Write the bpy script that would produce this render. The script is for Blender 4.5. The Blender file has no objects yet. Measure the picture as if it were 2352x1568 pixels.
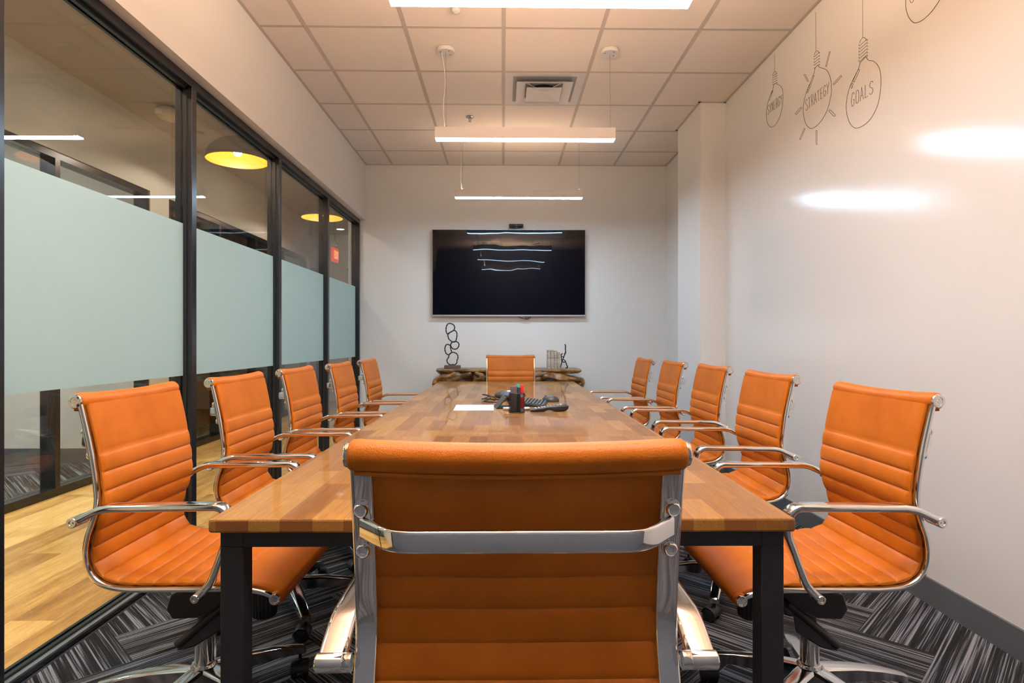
import bpy, bmesh, math, random
from mathutils import Vector, Matrix
random.seed(7)
PI = math.pi
C = bpy.context.scene.collection
SC = bpy.context.scene

# ------------------------------------------------------------------ camera, world, exposure
FPX, YAW, EYE = 1390.0, math.atan(0.015), 1.115
cam = bpy.data.cameras.new('camera')
cam.sensor_width = 36.0
cam.lens = FPX / 2352 * 36
cam.shift_y = -2.0 / 2352
cam.clip_start = 0.02
co = bpy.data.objects.new('camera', cam)
co.location = (0, 0, EYE)
co.rotation_euler = (PI / 2, 0, -YAW)
C.objects.link(co)
SC.camera = co
w = bpy.data.worlds.new('world'); SC.world = w; w.use_nodes = True
w.node_tree.nodes['Background'].inputs[0].default_value = (0.9, 0.93, 1, 1)
w.node_tree.nodes['Background'].inputs[1].default_value = 0.05
SC.view_settings.view_transform = 'Standard'
SC.view_settings.look = 'None'
SC.view_settings.exposure = 0.0
SC.view_settings.gamma = 1.0
SC.view_settings.use_curve_mapping = False
LED_STRENGTH = 83.0
LED_COLOR = (0.66, 0.92, 1.17)
ADDED_UP_STRENGTH = 1.4
ADDED_UP_COLOR = (1.0, 0.68, 0.45)
BULB_STRENGTH = 400.0

# ------------------------------------------------------------------ materials
def new_mat(name):
    m = bpy.data.materials.new(name); m.use_nodes = True
    nt = m.node_tree
    return m, nt, nt.nodes['Principled BSDF']
def setp(b, **k):
    for key, v in k.items():
        b.inputs[key.replace('_', ' ')].default_value = v
def simple(name, col, rough=.5, metal=0., **k):
    m, nt, b = new_mat(name)
    b.inputs['Base Color'].default_value = (*col, 1)
    b.inputs['Roughness'].default_value = rough
    b.inputs['Metallic'].default_value = metal
    for a, v in k.items(): b.inputs[a.replace('_', ' ')].default_value = v
    return m
def N(nt, t, **k):
    n = nt.nodes.new(t)
    for a, v in k.items(): setattr(n, a, v)
    return n
def coords(nt, scale=(1, 1, 1), kind='Object', rot=(0, 0, 0)):
    tc = N(nt, 'ShaderNodeTexCoord'); mp = N(nt, 'ShaderNodeMapping')
    mp.inputs['Scale'].default_value = scale
    mp.inputs['Rotation'].default_value = rot
    nt.links.new(tc.outputs[kind], mp.inputs[0])
    return mp.outputs[0]
def noise(nt, vec, scale, detail=3, rough=.5):
    n = N(nt, 'ShaderNodeTexNoise')
    n.inputs['Scale'].default_value = scale; n.inputs['Detail'].default_value = detail
    n.inputs['Roughness'].default_value = rough
    nt.links.new(vec, n.inputs['Vector'])
    return n.outputs['Fac']
def ramp(nt, fac, stops):
    r = N(nt, 'ShaderNodeValToRGB')
    e = r.color_ramp.elements
    e[0].position, e[0].color = stops[0][0], (*stops[0][1], 1)
    e[1].position, e[1].color = stops[-1][0], (*stops[-1][1], 1)
    for p, c in stops[1:-1]:
        x = e.new(p); x.color = (*c, 1)
    nt.links.new(fac, r.inputs[0])
    return r.outputs[0]
def mixc(nt, a, b, fac, mode='MIX'):
    m = N(nt, 'ShaderNodeMix', data_type='RGBA', blend_type=mode)
    for sock, v in ((m.inputs[6], a), (m.inputs[7], b), (m.inputs[0], fac)):
        if isinstance(v, (int, float)): sock.default_value = v
        elif isinstance(v, tuple): sock.default_value = (*v, 1)
        else: nt.links.new(v, sock)
    return m.outputs[2]
def bump(nt, b, h, strength=.2, dist=.001):
    n = N(nt, 'ShaderNodeBump')
    n.inputs['Strength'].default_value = strength; n.inputs['Distance'].default_value = dist
    nt.links.new(h, n.inputs['Height']); nt.links.new(n.outputs[0], b.inputs['Normal'])

WALLC = (.745, .735, .705)
def wall_mat(name, col, rough, spec=.5, bs=.15, sc=350):
    m, nt, b = new_mat(name)
    v = coords(nt)
    b.inputs['Base Color'].default_value = (*col, 1)
    b.inputs['Roughness'].default_value = rough
    b.inputs['Specular IOR Level'].default_value = spec
    bump(nt, b, noise(nt, v, sc, 2), bs, .0006)
    return m
M = {}
M['wall'] = wall_mat('wall_paint', WALLC, .75, .3)
M['gloss_wall'] = wall_mat('gloss_wall_paint', WALLC, .13, .5, .35, 200)
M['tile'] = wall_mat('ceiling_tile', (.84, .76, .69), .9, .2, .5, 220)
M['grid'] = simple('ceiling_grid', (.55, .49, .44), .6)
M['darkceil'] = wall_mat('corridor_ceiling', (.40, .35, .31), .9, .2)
M['accent'] = wall_mat('dark_accent_paint', (.12, .14, .17), .6, .3)
M['cwall'] = wall_mat('corridor_paint', (.72, .66, .57), .7, .3)
M['base'] = simple('rubber_baseboard', (.095, .108, .12), .5)
M['black'] = simple('black_frame', (.015, .017, .021), .26)
M['sill'] = simple('lit_black_sill', (.19, .225, .24), .4)  # black sill's lit top ledge, its brightness put into the colour
M['tblack'] = simple('table_steel', (.012, .013, .017), .42)
M['chrome'] = simple('chrome', (.80, .79, .78), .07, 1.0)
M['castchrome'] = simple('polished_aluminium', (.62, .62, .62), .13, 1.0)
M['plastic'] = simple('black_plastic', (.012, .012, .013), .38)
M['plastic2'] = simple('dark_grey_plastic', (.035, .038, .042), .42)
M['steel'] = simple('brushed_steel', (.45, .44, .43), .3, 1.0)
M['white'] = simple('white_enamel', (.66, .64, .64), .4)
M['wire'] = simple('cable_grey', (.16, .14, .13), .5)
M['paper'] = simple('paper', (.58, .60, .66), .7)
M['red'] = simple('red_plastic', (.65, .012, .02), .3)
M['teal'] = simple('teal_plastic', (.02, .30, .27), .35)
M['silver'] = simple('silver_plastic', (.55, .55, .56), .3, .6)
M['ink'] = simple('drawing_ink', (.07, .05, .035), .6)
M['ventdark'] = simple('duct_dark', (.02, .023, .03), .5)
M['ventgrey'] = simple('duct_grey', (.30, .31, .33), .5)
M['iron'] = simple('blackened_iron', (.02, .021, .023), .5, .3)
M['shadeout'] = simple('pendant_outside', (.20, .17, .15), .5)
M['shadein'] = simple('pendant_inside', (.46, .165, .001), .5)
M['amber'] = simple('bronze_base', (.12, .08, .065), .45)
M['clear'] = simple('clear_lens', (.8, .8, .8), .1, 0, Alpha=.5)

def leather():
    m, nt, b = new_mat('tan_leather')
    v = coords(nt)
    big = noise(nt, v, 9, 2)
    c = ramp(nt, big, [(.35, (.42, .112, .006)), (.65, (.49, .138, .009))])
    nt.links.new(c, b.inputs['Base Color'])
    b.inputs['Roughness'].default_value = .42
    b.inputs['Specular IOR Level'].default_value = .22
    vo = N(nt, 'ShaderNodeTexVoronoi'); vo.inputs['Scale'].default_value = 420
    nt.links.new(v, vo.inputs['Vector'])
    n2 = noise(nt, coords(nt, (1, 1, 1)), 60, 3)
    mx = N(nt, 'ShaderNodeMath', operation='ADD')
    nt.links.new(vo.outputs['Distance'], mx.inputs[0]); nt.links.new(n2, mx.inputs[1])
    bump(nt, b, mx.outputs[0], .35, .0008)
    return m
M['leather'] = leather()

def stave_wood(name, scale, wdt, hgt, stops, rough, coat=0., grain=(1.0, 26.0), offs=.5, mortar=.0006, streak=.5, kind='Object'):
    """planks run along local Y"""
    m, nt, b = new_mat(name)
    v0 = coords(nt, (1, 1, 1), kind)
    sep = N(nt, 'ShaderNodeSeparateXYZ'); nt.links.new(v0, sep.inputs[0])
    cmb = N(nt, 'ShaderNodeCombineXYZ')
    nt.links.new(sep.outputs[1], cmb.inputs[0]); nt.links.new(sep.outputs[0], cmb.inputs[1])
    nz = N(nt, 'ShaderNodeMath', operation='MULTIPLY'); nz.inputs[1].default_value = 0
    nt.links.new(sep.outputs[2], nz.inputs[0])
    br = N(nt, 'ShaderNodeTexBrick')
    br.offset = offs; br.offset_frequency = 2; br.squash = 1
    br.inputs['Color1'].default_value = (0, 0, 0, 1); br.inputs['Color2'].default_value = (1, 1, 1, 1)
    br.inputs['Mortar'].default_value = (.45, .45, .45, 1)
    br.inputs['Scale'].default_value = 1; br.inputs['Mortar Size'].default_value = mortar
    br.inputs['Mortar Smooth'].default_value = .1; br.inputs['Bias'].default_value = 0
    br.inputs['Brick Width'].default_value = wdt; br.inputs['Row Height'].default_value = hgt
    nt.links.new(cmb.outputs[0], br.inputs['Vector'])
    # grain, shifted per stave
    sc = N(nt, 'ShaderNodeVectorMath', operation='MULTIPLY_ADD')
    nt.links.new(v0, sc.inputs[0]); sc.inputs[1].default_value = (grain[1], grain[0], grain[1])
    off = N(nt, 'ShaderNodeVectorMath', operation='SCALE'); off.inputs['Scale'].default_value = 17
    nt.links.new(br.outputs['Color'], off.inputs[0]); nt.links.new(off.outputs[0], sc.inputs[2])
    g = noise(nt, sc.outputs[0], 1.6, 5, .62)
    s1 = N(nt, 'ShaderNodeMath', operation='MULTIPLY_ADD')
    nt.links.new(g, s1.inputs[0]); s1.inputs[1].default_value = streak
    s2 = N(nt, 'ShaderNodeMath', operation='MULTIPLY'); s2.inputs[1].default_value = 1 - streak * .5
    sx = N(nt, 'ShaderNodeSeparateColor'); nt.links.new(br.outputs['Color'], sx.inputs[0])
    nt.links.new(sx.outputs[0], s2.inputs[0]); nt.links.new(s2.outputs[0], s1.inputs[2])
    s3 = N(nt, 'ShaderNodeMath', operation='SUBTRACT'); s3.inputs[1].default_value = streak * .25
    nt.links.new(s1.outputs[0], s3.inputs[0])
    c = ramp(nt, s3.outputs[0], stops)
    fine = noise(nt, sc.outputs[0], 9, 3, .7)
    c2 = mixc(nt, c, ramp(nt, fine, [(.3, (.62, .5, .42)), (.6, (1, 1, 1))]), .55, 'MULTIPLY')
    c3 = mixc(nt, c2, (.18, .07, .02), br.outputs['Fac'])
    nt.links.new(c3, b.inputs['Base Color'])
    b.inputs['Roughness'].default_value = rough
    b.inputs['Coat Weight'].default_value = coat; b.inputs['Coat Roughness'].default_value = .035; b.inputs['Specular IOR Level'].default_value = .15
    bump(nt, b, fine, .04, .0004)
    return m
M['table'] = stave_wood('butcher_block', 1, .31, .066,
    [(0, (.155, .060, .012)), (.35, (.225, .100, .020)), (.65, (.28, .134, .028)), (1, (.345, .184, .042))], .6, .45)
M['cfloor'] = stave_wood('corridor_planks', 1, 1.22, .178,
    [(0, (.22, .10, .025)), (.3, (.50, .27, .075)), (.55, (.72, .44, .14)), (1, (.84, .56, .21))], .35, .1, (.9, 8.), .37, .0006, 1.1)

def carpet():
    m, nt, b = new_mat('striped_carpet')
    tc = N(nt, 'ShaderNodeTexCoord')
    mp = N(nt, 'ShaderNodeMapping'); mp.inputs['Scale'].default_value = (1.6, 165, 1)
    nt.links.new(tc.outputs['UV'], mp.inputs[0])
    n1 = noise(nt, mp.outputs[0], 1, 3, .55)
    mp2 = N(nt, 'ShaderNodeMapping'); mp2.inputs['Scale'].default_value = (.6, 30, 1)
    nt.links.new(tc.outputs['UV'], mp2.inputs[0])
    n2 = noise(nt, mp2.outputs[0], 1, 2)
    a = N(nt, 'ShaderNodeMath', operation='MULTIPLY_ADD'); a.inputs[1].default_value = .55
    nt.links.new(n2, a.inputs[0]); nt.links.new(n1, a.inputs[2])
    st = ramp(nt, a.outputs[0], [(.70, (.020, .021, .024)), (.79, (.038, .040, .046)), (.83, (.17, .185, .22)), (.93, (.30, .32, .37))])
    fz = noise(nt, coords(nt), 420, 2, .7)
    c = mixc(nt, st, ramp(nt, fz, [(.35, (.35, .35, .35)), (.65, (1.5, 1.5, 1.5))]), .8, 'MULTIPLY')
    nt.links.new(c, b.inputs['Base Color'])
    b.inputs['Roughness'].default_value = .95; b.inputs['Specular IOR Level'].default_value = .15
    bump(nt, b, fz, .8, .003)
    return m
M['carpet'] = carpet()

def glass():
    m = bpy.data.materials.new('clear_glass'); m.use_nodes = True
    nt = m.node_tree; nt.nodes.clear()
    out = N(nt, 'ShaderNodeOutputMaterial'); mix = N(nt, 'ShaderNodeMixShader')
    tr = N(nt, 'ShaderNodeBsdfTransparent'); tr.inputs[0].default_value = (.955, .975, .965, 1)
    gl = N(nt, 'ShaderNodeBsdfGlossy'); gl.inputs['Roughness'].default_value = 0.0
    lw = N(nt, 'ShaderNodeLayerWeight'); lw.inputs['Blend'].default_value = .5
    pw = N(nt, 'ShaderNodeMath', operation='POWER'); pw.inputs[1].default_value = 5
    ma = N(nt, 'ShaderNodeMath', operation='MULTIPLY_ADD'); ma.inputs[1].default_value = .95; ma.inputs[2].default_value = .05
    nt.links.new(lw.outputs['Facing'], pw.inputs[0]); nt.links.new(pw.outputs[0], ma.inputs[0])
    nt.links.new(ma.outputs[0], mix.inputs[0]); nt.links.new(tr.outputs[0], mix.inputs[1])
    nt.links.new(gl.outputs[0], mix.inputs[2]); nt.links.new(mix.outputs[0], out.inputs[0])
    return m
M['glass'] = glass()
def film():
    m = bpy.data.materials.new('frosted_film'); m.use_nodes = True
    nt = m.node_tree; nt.nodes.clear()
    out = N(nt, 'ShaderNodeOutputMaterial')
    d = N(nt, 'ShaderNodeBsdfDiffuse'); d.inputs[0].default_value = (.50, .68, .70, 1)
    t = N(nt, 'ShaderNodeBsdfTranslucent'); t.inputs[0].default_value = (.70, .80, .77, 1)
    g = N(nt, 'ShaderNodeBsdfGlossy'); g.inputs['Roughness'].default_value = .4
    m1 = N(nt, 'ShaderNodeMixShader'); m1.inputs[0].default_value = .45
    m2 = N(nt, 'ShaderNodeMixShader'); m2.inputs[0].default_value = .06
    nt.links.new(d.outputs[0], m1.inputs[1]); nt.links.new(t.outputs[0], m1.inputs[2])
    nt.links.new(m1.outputs[0], m2.inputs[1]); nt.links.new(g.outputs[0], m2.inputs[2])
    nt.links.new(m2.outputs[0], out.inputs[0])
    return m
M['film'] = film()
def emis(name, col, s):
    m = bpy.data.materials.new(name); m.use_nodes = True
    nt = m.node_tree; nt.nodes.clear()
    out = N(nt, 'ShaderNodeOutputMaterial'); e = N(nt, 'ShaderNodeEmission')
    e.inputs[0].default_value = (*col, 1); e.inputs[1].default_value = s
    nt.links.new(e.outputs[0], out.inputs[0])
    return m
M['office_fill'] = emis('office_fill_glow', (.95, .97, 1), 520)  # glow for the unseen lamps added in the office
M['led'] = emis('led_diffuser', LED_COLOR, LED_STRENGTH)
M['bulb'] = emis('bulb_glow', (1, .93, .8), BULB_STRENGTH)
M['exit'] = emis('exit_letters', (1, .35, .12), 1.6)
M['exitred'] = emis('exit_panel', (1, .03, .02), 1.0)
M['dot'] = emis('red_indicator', (1, .05, .02), 3)
def screen():
    m, nt, b = new_mat('tv_screen')
    b.inputs['Base Color'].default_value = (.0005, .0012, .006, 1)
    b.inputs['Roughness'].default_value = .22; b.inputs['Specular IOR Level'].default_value = .05
    b.inputs['Coat Weight'].default_value = .3; b.inputs['Coat Roughness'].default_value = .015
    n = noise(nt, coords(nt, (3, 3, 3)), 1.3, 1)
    bp = N(nt, 'ShaderNodeBump'); bp.inputs['Strength'].default_value = .35; bp.inputs['Distance'].default_value = .0035
    nt.links.new(n, bp.inputs['Height']); nt.links.new(bp.outputs[0], b.inputs['Coat Normal'])
    return m
M['screen'] = screen()
def root_wood():
    m, nt, b = new_mat('root_wood')
    v = coords(nt, (1, 1, 1))
    n = noise(nt, v, 7, 5, .65)
    c = ramp(nt, n, [(.3, (.045, .02, .007)), (.46, (.16, .078, .024)), (.56, (.30, .155, .045)), (.72, (.50, .30, .11))])
    nt.links.new(c, b.inputs['Base Color']); b.inputs['Roughness'].default_value = .33
    bump(nt, b, noise(nt, coords(nt, (6, 6, 30)), 2, 4), .6, .01)
    return m
M['root'] = root_wood()
M['gold'] = simple('gold_leaf', (.80, .50, .08), .3, .9)
def stone():
    m, nt, b = new_mat('aged_book')
    n = noise(nt, coords(nt, (10, 10, 60)), 1.2, 4, .7)
    c = ramp(nt, n, [(.3, (.22, .19, .15)), (.5, (.48, .44, .37)), (.7, (.62, .58, .50))])
    nt.links.new(c, b.inputs['Base Color']); b.inputs['Roughness'].default_value = .9
    bump(nt, b, n, .6, .004)
    return m
M['book'] = stone()
def mesh_holder():
    m, nt, b = new_mat('wire_mesh')
    b.inputs['Base Color'].default_value = (.012, .012, .013, 1); b.inputs['Roughness'].default_value = .4
    b.inputs['Metallic'].default_value = .5
    ck = N(nt, 'ShaderNodeTexChecker'); ck.inputs['Scale'].default_value = 1
    nt.links.new(coords(nt, (500, 500, 500)), ck.inputs['Vector'])
    ma = N(nt, 'ShaderNodeMath', operation='MULTIPLY_ADD'); ma.inputs[1].default_value = .3; ma.inputs[2].default_value = .18
    nt.links.new(ck.outputs['Fac'], ma.inputs[0]); nt.links.new(ma.outputs[0], b.inputs['Alpha'])
    return m
M['mesh'] = mesh_holder()
M['felt'] = simple('eraser_felt', (.10, .09, .10), .9)

# ------------------------------------------------------------------ mesh helpers
def link(name, bm, mat, parent=None, smooth=True, angle=35, loc=None, bevel=0, bseg=2):
    bmesh.ops.recalc_face_normals(bm, faces=bm.faces)
    me = bpy.data.meshes.new(name); bm.to_mesh(me); bm.free()
    mats = mat if isinstance(mat, (list, tuple)) else [mat]
    for x in mats: me.materials.append(x)
    if smooth:
        me.shade_smooth()
        try: me.set_sharp_from_angle(angle=math.radians(angle))
        except Exception: pass
    o = bpy.data.objects.new(name, me); C.objects.link(o)
    if parent: o.parent = parent
    if loc: o.location = loc
    if bevel:
        md = o.modifiers.new('bevel', 'BEVEL'); md.width = bevel; md.segments = bseg
        md.limit_method = 'ANGLE'; md.angle_limit = math.radians(40); md.harden_normals = True
    return o
def box(bm, x0, x1, y0, y1, z0, z1, mi=0, mat=None):
    vs = [bm.verts.new(p) for p in ((x0, y0, z0), (x1, y0, z0), (x1, y1, z0), (x0, y1, z0),
                                    (x0, y0, z1), (x1, y0, z1), (x1, y1, z1), (x0, y1, z1))]
    if mat is not None:
        for v_ in vs: v_.co = mat @ v_.co
    for f in ((3, 2, 1, 0), (4, 5, 6, 7), (0, 1, 5, 4), (1, 2, 6, 5), (2, 3, 7, 6), (3, 0, 4, 7)):
        bm.faces.new([vs[i] for i in f]).material_index = mi
def B(name, dims, mat, parent=None, bevel=0, loc=None, seg=2):
    bm = bmesh.new(); box(bm, *dims)
    return link(name, bm, mat, parent, smooth=bevel > 0, bevel=bevel, bseg=seg, loc=loc)
def rings(bm, rs, closed=False, caps=True, mi=0):
    n = len(rs[0]); m = len(rs)
    V = [[bm.verts.new(p) for p in r] for r in rs]
    for i in range(m if closed else m - 1):
        a, b_ = V[i], V[(i + 1) % m]
        for j in range(n):
            bm.faces.new((a[j], a[(j + 1) % n], b_[(j + 1) % n], b_[j])).material_index = mi
    if caps and not closed:
        bm.faces.new(list(reversed(V[0]))).material_index = mi
        bm.faces.new(V[-1]).material_index = mi
def sweep(bm, pts, sect, lat, closed=False, scales=None, mi=0):
    """planar path, lat = fixed sideways vector, sect = [(a along lat, b along normal)]"""
    pts = [Vector(p) for p in pts]; lat = Vector(lat).normalized(); n = len(pts); rs = []
    for i, p in enumerate(pts):
        if closed: t = pts[(i + 1) % n] - pts[i - 1]
        else: t = pts[min(i + 1, n - 1)] - pts[max(i - 1, 0)]
        nr = t.normalized().cross(lat).normalized()
        s = scales[i] if scales else (1, 1)
        if not isinstance(s, tuple): s = (s, s)
        rs.append([p + lat * a * s[0] + nr * b_ * s[1] for a, b_ in sect])
    rings(bm, rs, closed, mi=mi)
def tube(bm, pts, r, seg=10, closed=False, mi=0):
    pts = [Vector(p) for p in pts]; n = len(pts); rs = []
    prev = None
    for i, p in enumerate(pts):
        if closed: t = (pts[(i + 1) % n] - pts[i - 1]).normalized()
        else: t = (pts[min(i + 1, n - 1)] - pts[max(i - 1, 0)]).normalized()
        if prev is None:
            u = t.orthogonal().normalized()
        else:
            u = (prev - t * prev.dot(t))
            u = u.normalized() if u.length > 1e-6 else t.orthogonal().normalized()
        prev = u; v_ = t.cross(u)
        rr = r[i] if isinstance(r, (list, tuple)) else r
        rs.append([p + (u * math.cos(a) + v_ * math.sin(a)) * rr for a in (2 * PI * k / seg for k in range(seg))])
    rings(bm, rs, closed, mi=mi)
def lathe(bm, prof, c=(0, 0, 0), axis='Z', seg=32, mi=0):
    rs = []
    for r, h in prof:
        r = max(r, 1e-4); ring = []
        for k in range(seg):
            a = 2 * PI * k / seg; x, y = r * math.cos(a), r * math.sin(a)
            p = {'Z': (x, y, h), 'X': (h, x, y), 'Y': (x, h, y)}[axis]
            ring.append(Vector(p) + Vector(c))
        rs.append(ring)
    rings(bm, rs, mi=mi)
def rrect(a, b_, r, k=4):
    """rounded rectangle section half sizes a,b"""
    out = []
    for cx, cy, a0 in ((a - r, b_ - r, 0), (-a + r, b_ - r, 90), (-a + r, -b_ + r, 180), (a - r, -b_ + r, 270)):
        for i in range(k + 1):
            t = math.radians(a0 + 90 * i / k); out.append((cx + r * math.cos(t), cy + r * math.sin(t)))
    return out
def circ(r, n=16): return [(r * math.cos(2 * PI * k / n), r * math.sin(2 * PI * k / n)) for k in range(n)]
def spline(pts, k=8, closed=False):
    P = [Vector(p) for p in pts]; n = len(P); out = []
    for i in range(n if closed else n - 1):
        g = lambda j: P[j % n] if closed else P[max(0, min(n - 1, j))]
        p0, p1, p2, p3 = g(i - 1), g(i), g(i + 1), g(i + 2)
        for s in range(k):
            t = s / k
            out.append(.5 * ((2 * p1) + (p2 - p0) * t + (2 * p0 - 5 * p1 + 4 * p2 - p3) * t * t + (3 * p1 - p0 - 3 * p2 + p3) * t ** 3))
    if not closed: out.append(P[-1])
    return out
def fillet(pts, r, k=6):
    P = [Vector(p) for p in pts]; out = [P[0]]
    for i in range(1, len(P) - 1):
        a, b_, c = P[i - 1], P[i], P[i + 1]
        rr = r[i - 1] if isinstance(r, (list, tuple)) else r
        u = (a - b_); v_ = (c - b_)
        d = min(rr, u.length * .48, v_.length * .48)
        p, q = b_ + u.normalized() * d, b_ + v_.normalized() * d
        for s in range(k + 1):
            t = s / k; out.append((1 - t) ** 2 * p + 2 * t * (1 - t) * b_ + t * t * q)
    out.append(P[-1]); return out
def thing(name, label, cat, loc=(0, 0, 0), rotz=0, group=None):
    o = bpy.data.objects.new(name, None); C.objects.link(o)
    o.empty_display_size = .1
    o.location = loc; o.rotation_euler = (0, 0, rotz)
    return tag(o, label, cat, group)
def tag(o, label, cat, group=None, kind=None):
    o['label'] = label; o['category'] = cat
    if group: o['group'] = group
    if kind: o['kind'] = kind
    return o
def struct(o):
    o['kind'] = 'structure'; return o
def SB(name, dims, mat, parent=None, bevel=0):
    o = B(name, dims, mat, parent, bevel)
    if not parent: struct(o)
    return o
def dup(root, loc=None, rotz=None, label=None, group=None):
    r = root.copy(); C.objects.link(r)
    if loc is not None: r.location = loc
    if rotz is not None: r.rotation_euler = (0, 0, rotz)
    if label: r['label'] = label
    if group: r['group'] = group
    for ch in list(root.children):
        c = ch.copy(); C.objects.link(c); c.parent = r
        for g in list(ch.children):
            d = g.copy(); C.objects.link(d); d.parent = c
    return r

# ------------------------------------------------------------------ the room shell
XL, XR, YF, YB, ZC = -1.51, 1.81, -.30, 6.68, 3.047
HEAD = 2.44
XC = -1.70            # corridor face of the glass wall
XO = -3.19            # far side of the corridor
YE = 11.3

def carpet_floor(name, x0, x1, y0, y1):
    """herringbone carpet planks, each with its own uv offset, cut to the room"""
    bm = bmesh.new(); uv = bm.loops.layers.uv.new('uv')
    W_, n = .25, 4; ca = math.cos(PI / 4)
    rnd = random.Random(3)
    R = Matrix.Rotation(PI / 4, 3, 'Z')
    cx, cy = (x0 + x1) / 2, (y0 + y1) / 2
    ext = int((math.hypot(x1 - x0, y1 - y0) / 2) / W_) + 6
    for a in range(-ext, ext):
        for b_ in range(-ext, ext):
            d = (a - b_) % (2 * n)
            if d == 0: q = (a, b_, a + n, b_ + 1, 0)
            elif d == 2 * n - 1: q = (a, b_, a + 1, b_ + n, 1)
            else: continue
            P = [R @ Vector((x * W_, y * W_, 0)) for x, y in ((q[0], q[1]), (q[2], q[1]), (q[2], q[3]), (q[0], q[3]))]
            P = [Vector((p.x + cx, p.y + cy, 0)) for p in P]
            if max(p.x for p in P) < x0 or min(p.x for p in P) > x1 or max(p.y for p in P) < y0 or min(p.y for p in P) > y1: continue
            f = bm.faces.new([bm.verts.new(p) for p in P])
            ou, ov = rnd.random() * 50, rnd.random() * 50
            L, S = n * W_, W_
            U = ((0, 0), (L, 0), (L, S), (0, S)) if q[4] == 0 else ((0, 0), (0, S), (L, S), (L, 0))
            for lp, (u, v_) in zip(f.loops, U): lp[uv].uv = (u + ou, v_ + ov)
    for co_, no in (((x0, 0, 0), (-1, 0, 0)), ((x1, 0, 0), (1, 0, 0)), ((0, y0, 0), (0, -1, 0)), ((0, y1, 0), (0, 1, 0))):
        bmesh.ops.bisect_plane(bm, geom=bm.verts[:] + bm.edges[:] + bm.faces[:], plane_co=co_, plane_no=no, clear_outer=True)
    # slab under the planks
    box(bm, x0, x1, y0, y1, -.05, -.002)
    me = bpy.data.meshes.new(name); bm.normal_update()
    for f in bm.faces:
        if abs(f.normal.z) > .9 and f.calc_center_median().z > -.001 and f.normal.z < 0: f.normal_flip()
    bm.to_mesh(me); bm.free(); me.materials.append(M['carpet'])
    o = bpy.data.objects.new(name, me); C.objects.link(o); return struct(o)
carpet_floor('floor', -1.56, XR, YF, YB)
SB('floor_corridor', (-3.24, -1.67, YF, YE, -.05, 0), M['cfloor'])

SB('wall_right', (XR, XR + .12, YF - .1, YB + .1, 0, ZC + .1), M['gloss_wall'])
SB('wall_back', (-1.70, XR, YB, YB + .12, 0, ZC + .1), M['wall'])
SB('wall_front', (-1.70, XR, YF - .12, YF, 0, ZC + .1), M['accent'])
SB('wall_left', (XC, XL, YF, YB, HEAD, ZC + .1), M['wall'])
SB('wall_corridor_near', (XC, -1.58, YB + .12, YE, 0, ZC + .1), M['cwall'])
SB('wall_column', (1.605, XR, 4.895, 5.525, 0, ZC), M['wall'])
bm = bmesh.new(); box(bm, XR - .011, XR, YF, 4.895, 0, .11); box(bm, XR - .011, XR, 5.525, YB, 0, .11)
box(bm, 1.594, XR, 4.884, 4.895, 0, .11); box(bm, 1.594, 1.605, 4.895, 5.525, 0, .11); box(bm, 1.594, XR, 5.525, 5.536, 0, .11)
struct(link('baseboard_right', bm, M['base'], smooth=False))
SB('baseboard_back', (-1.50, XR - .011, YB - .011, YB, 0, .11), M['base'])
SB('baseboard_front', (-1.50, XR - .011, YF, YF + .011, 0, .11), M['base'])

# suspended ceiling: tiles and T-bar grid
SB('ceiling', (XL, XR, YF, YB, ZC + .0022, ZC + .05), M['tile'])
bm = bmesh.new(); gx = [.005 + .6096 * k for k in range(-2, 3)]; gy = [3.742 + .6096 * k for k in range(-7, 5)]
gw = .012
for x in gx: box(bm, x - gw, x + gw, YF, YB, ZC, ZC + .0020)
for y in gy: box(bm, XL, XR, y - gw, y + gw, ZC + .0005, ZC + .0020)
for q in ((XL, XL + .02, YF, YB), (XR - .02, XR, YF, YB), (XL, XR, YF, YF + .02), (XL, XR, YB - .02, YB),
          (1.585, 1.605, 4.875, 5.545), (1.585, XR, 4.875, 4.895), (1.585, XR, 5.525, 5.545)):
    box(bm, *q, ZC - .001, ZC + .0018)
struct(link('trim_1', bm, M['grid'], smooth=False))

# glazed partition: frame (head, sill, mullions) and one window per bay
mull = [-.285, .69, 1.9075, 3.103, 4.296, 5.48, 6.657]
fx0, fx1 = -1.655, -1.57
bm = bmesh.new()
box(bm, fx0, fx1, YF, YB, HEAD - .045, HEAD)
box(bm, fx0, fx1, YF, YB, 0, .022)
for m_ in mull:
    box(bm, fx0, fx1, m_ - .0235, m_ + .0235, .022, HEAD - .045)
struct(link('trim_2', bm, M['black'], smooth=True, bevel=.002))
for i in range(len(mull) - 1):
    a, b_ = mull[i] + .0235, mull[i + 1] - .0235
    g = B('window_%d' % (i + 1), (-1.622, -1.612, a + .004, b_ - .004, .028, HEAD - .05), M['glass'])
    struct(g)
    f = B('frosted_film', (-1.6115, -1.6103, a + .006, b_ - .006, .939, 1.705), M['film'], g)
    f['label'] = 'pale green frosted privacy band'
    B('lit_sill_top', (-1.6095, -1.576, a + .001, b_ - .001, .022, .026), M['sill'], g)['label'] = 'top of the black sill, painted grey as lit'  # thin strip paints the light caught by the black ledge
    bm = bmesh.new()
    for x0, x1 in ((-1.610, -1.594), (-1.637, -1.623)):
        box(bm, x0, x1, a, a + .009, .022, HEAD - .045); box(bm, x0, x1, b_ - .009, b_, .022, HEAD - .045)
        box(bm, x0, x1, a, b_, .022, .036); box(bm, x0, x1, a, b_, HEAD - .059, HEAD - .045)
    link('glazing_bead', bm, M['black'], g, smooth=False)

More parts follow.
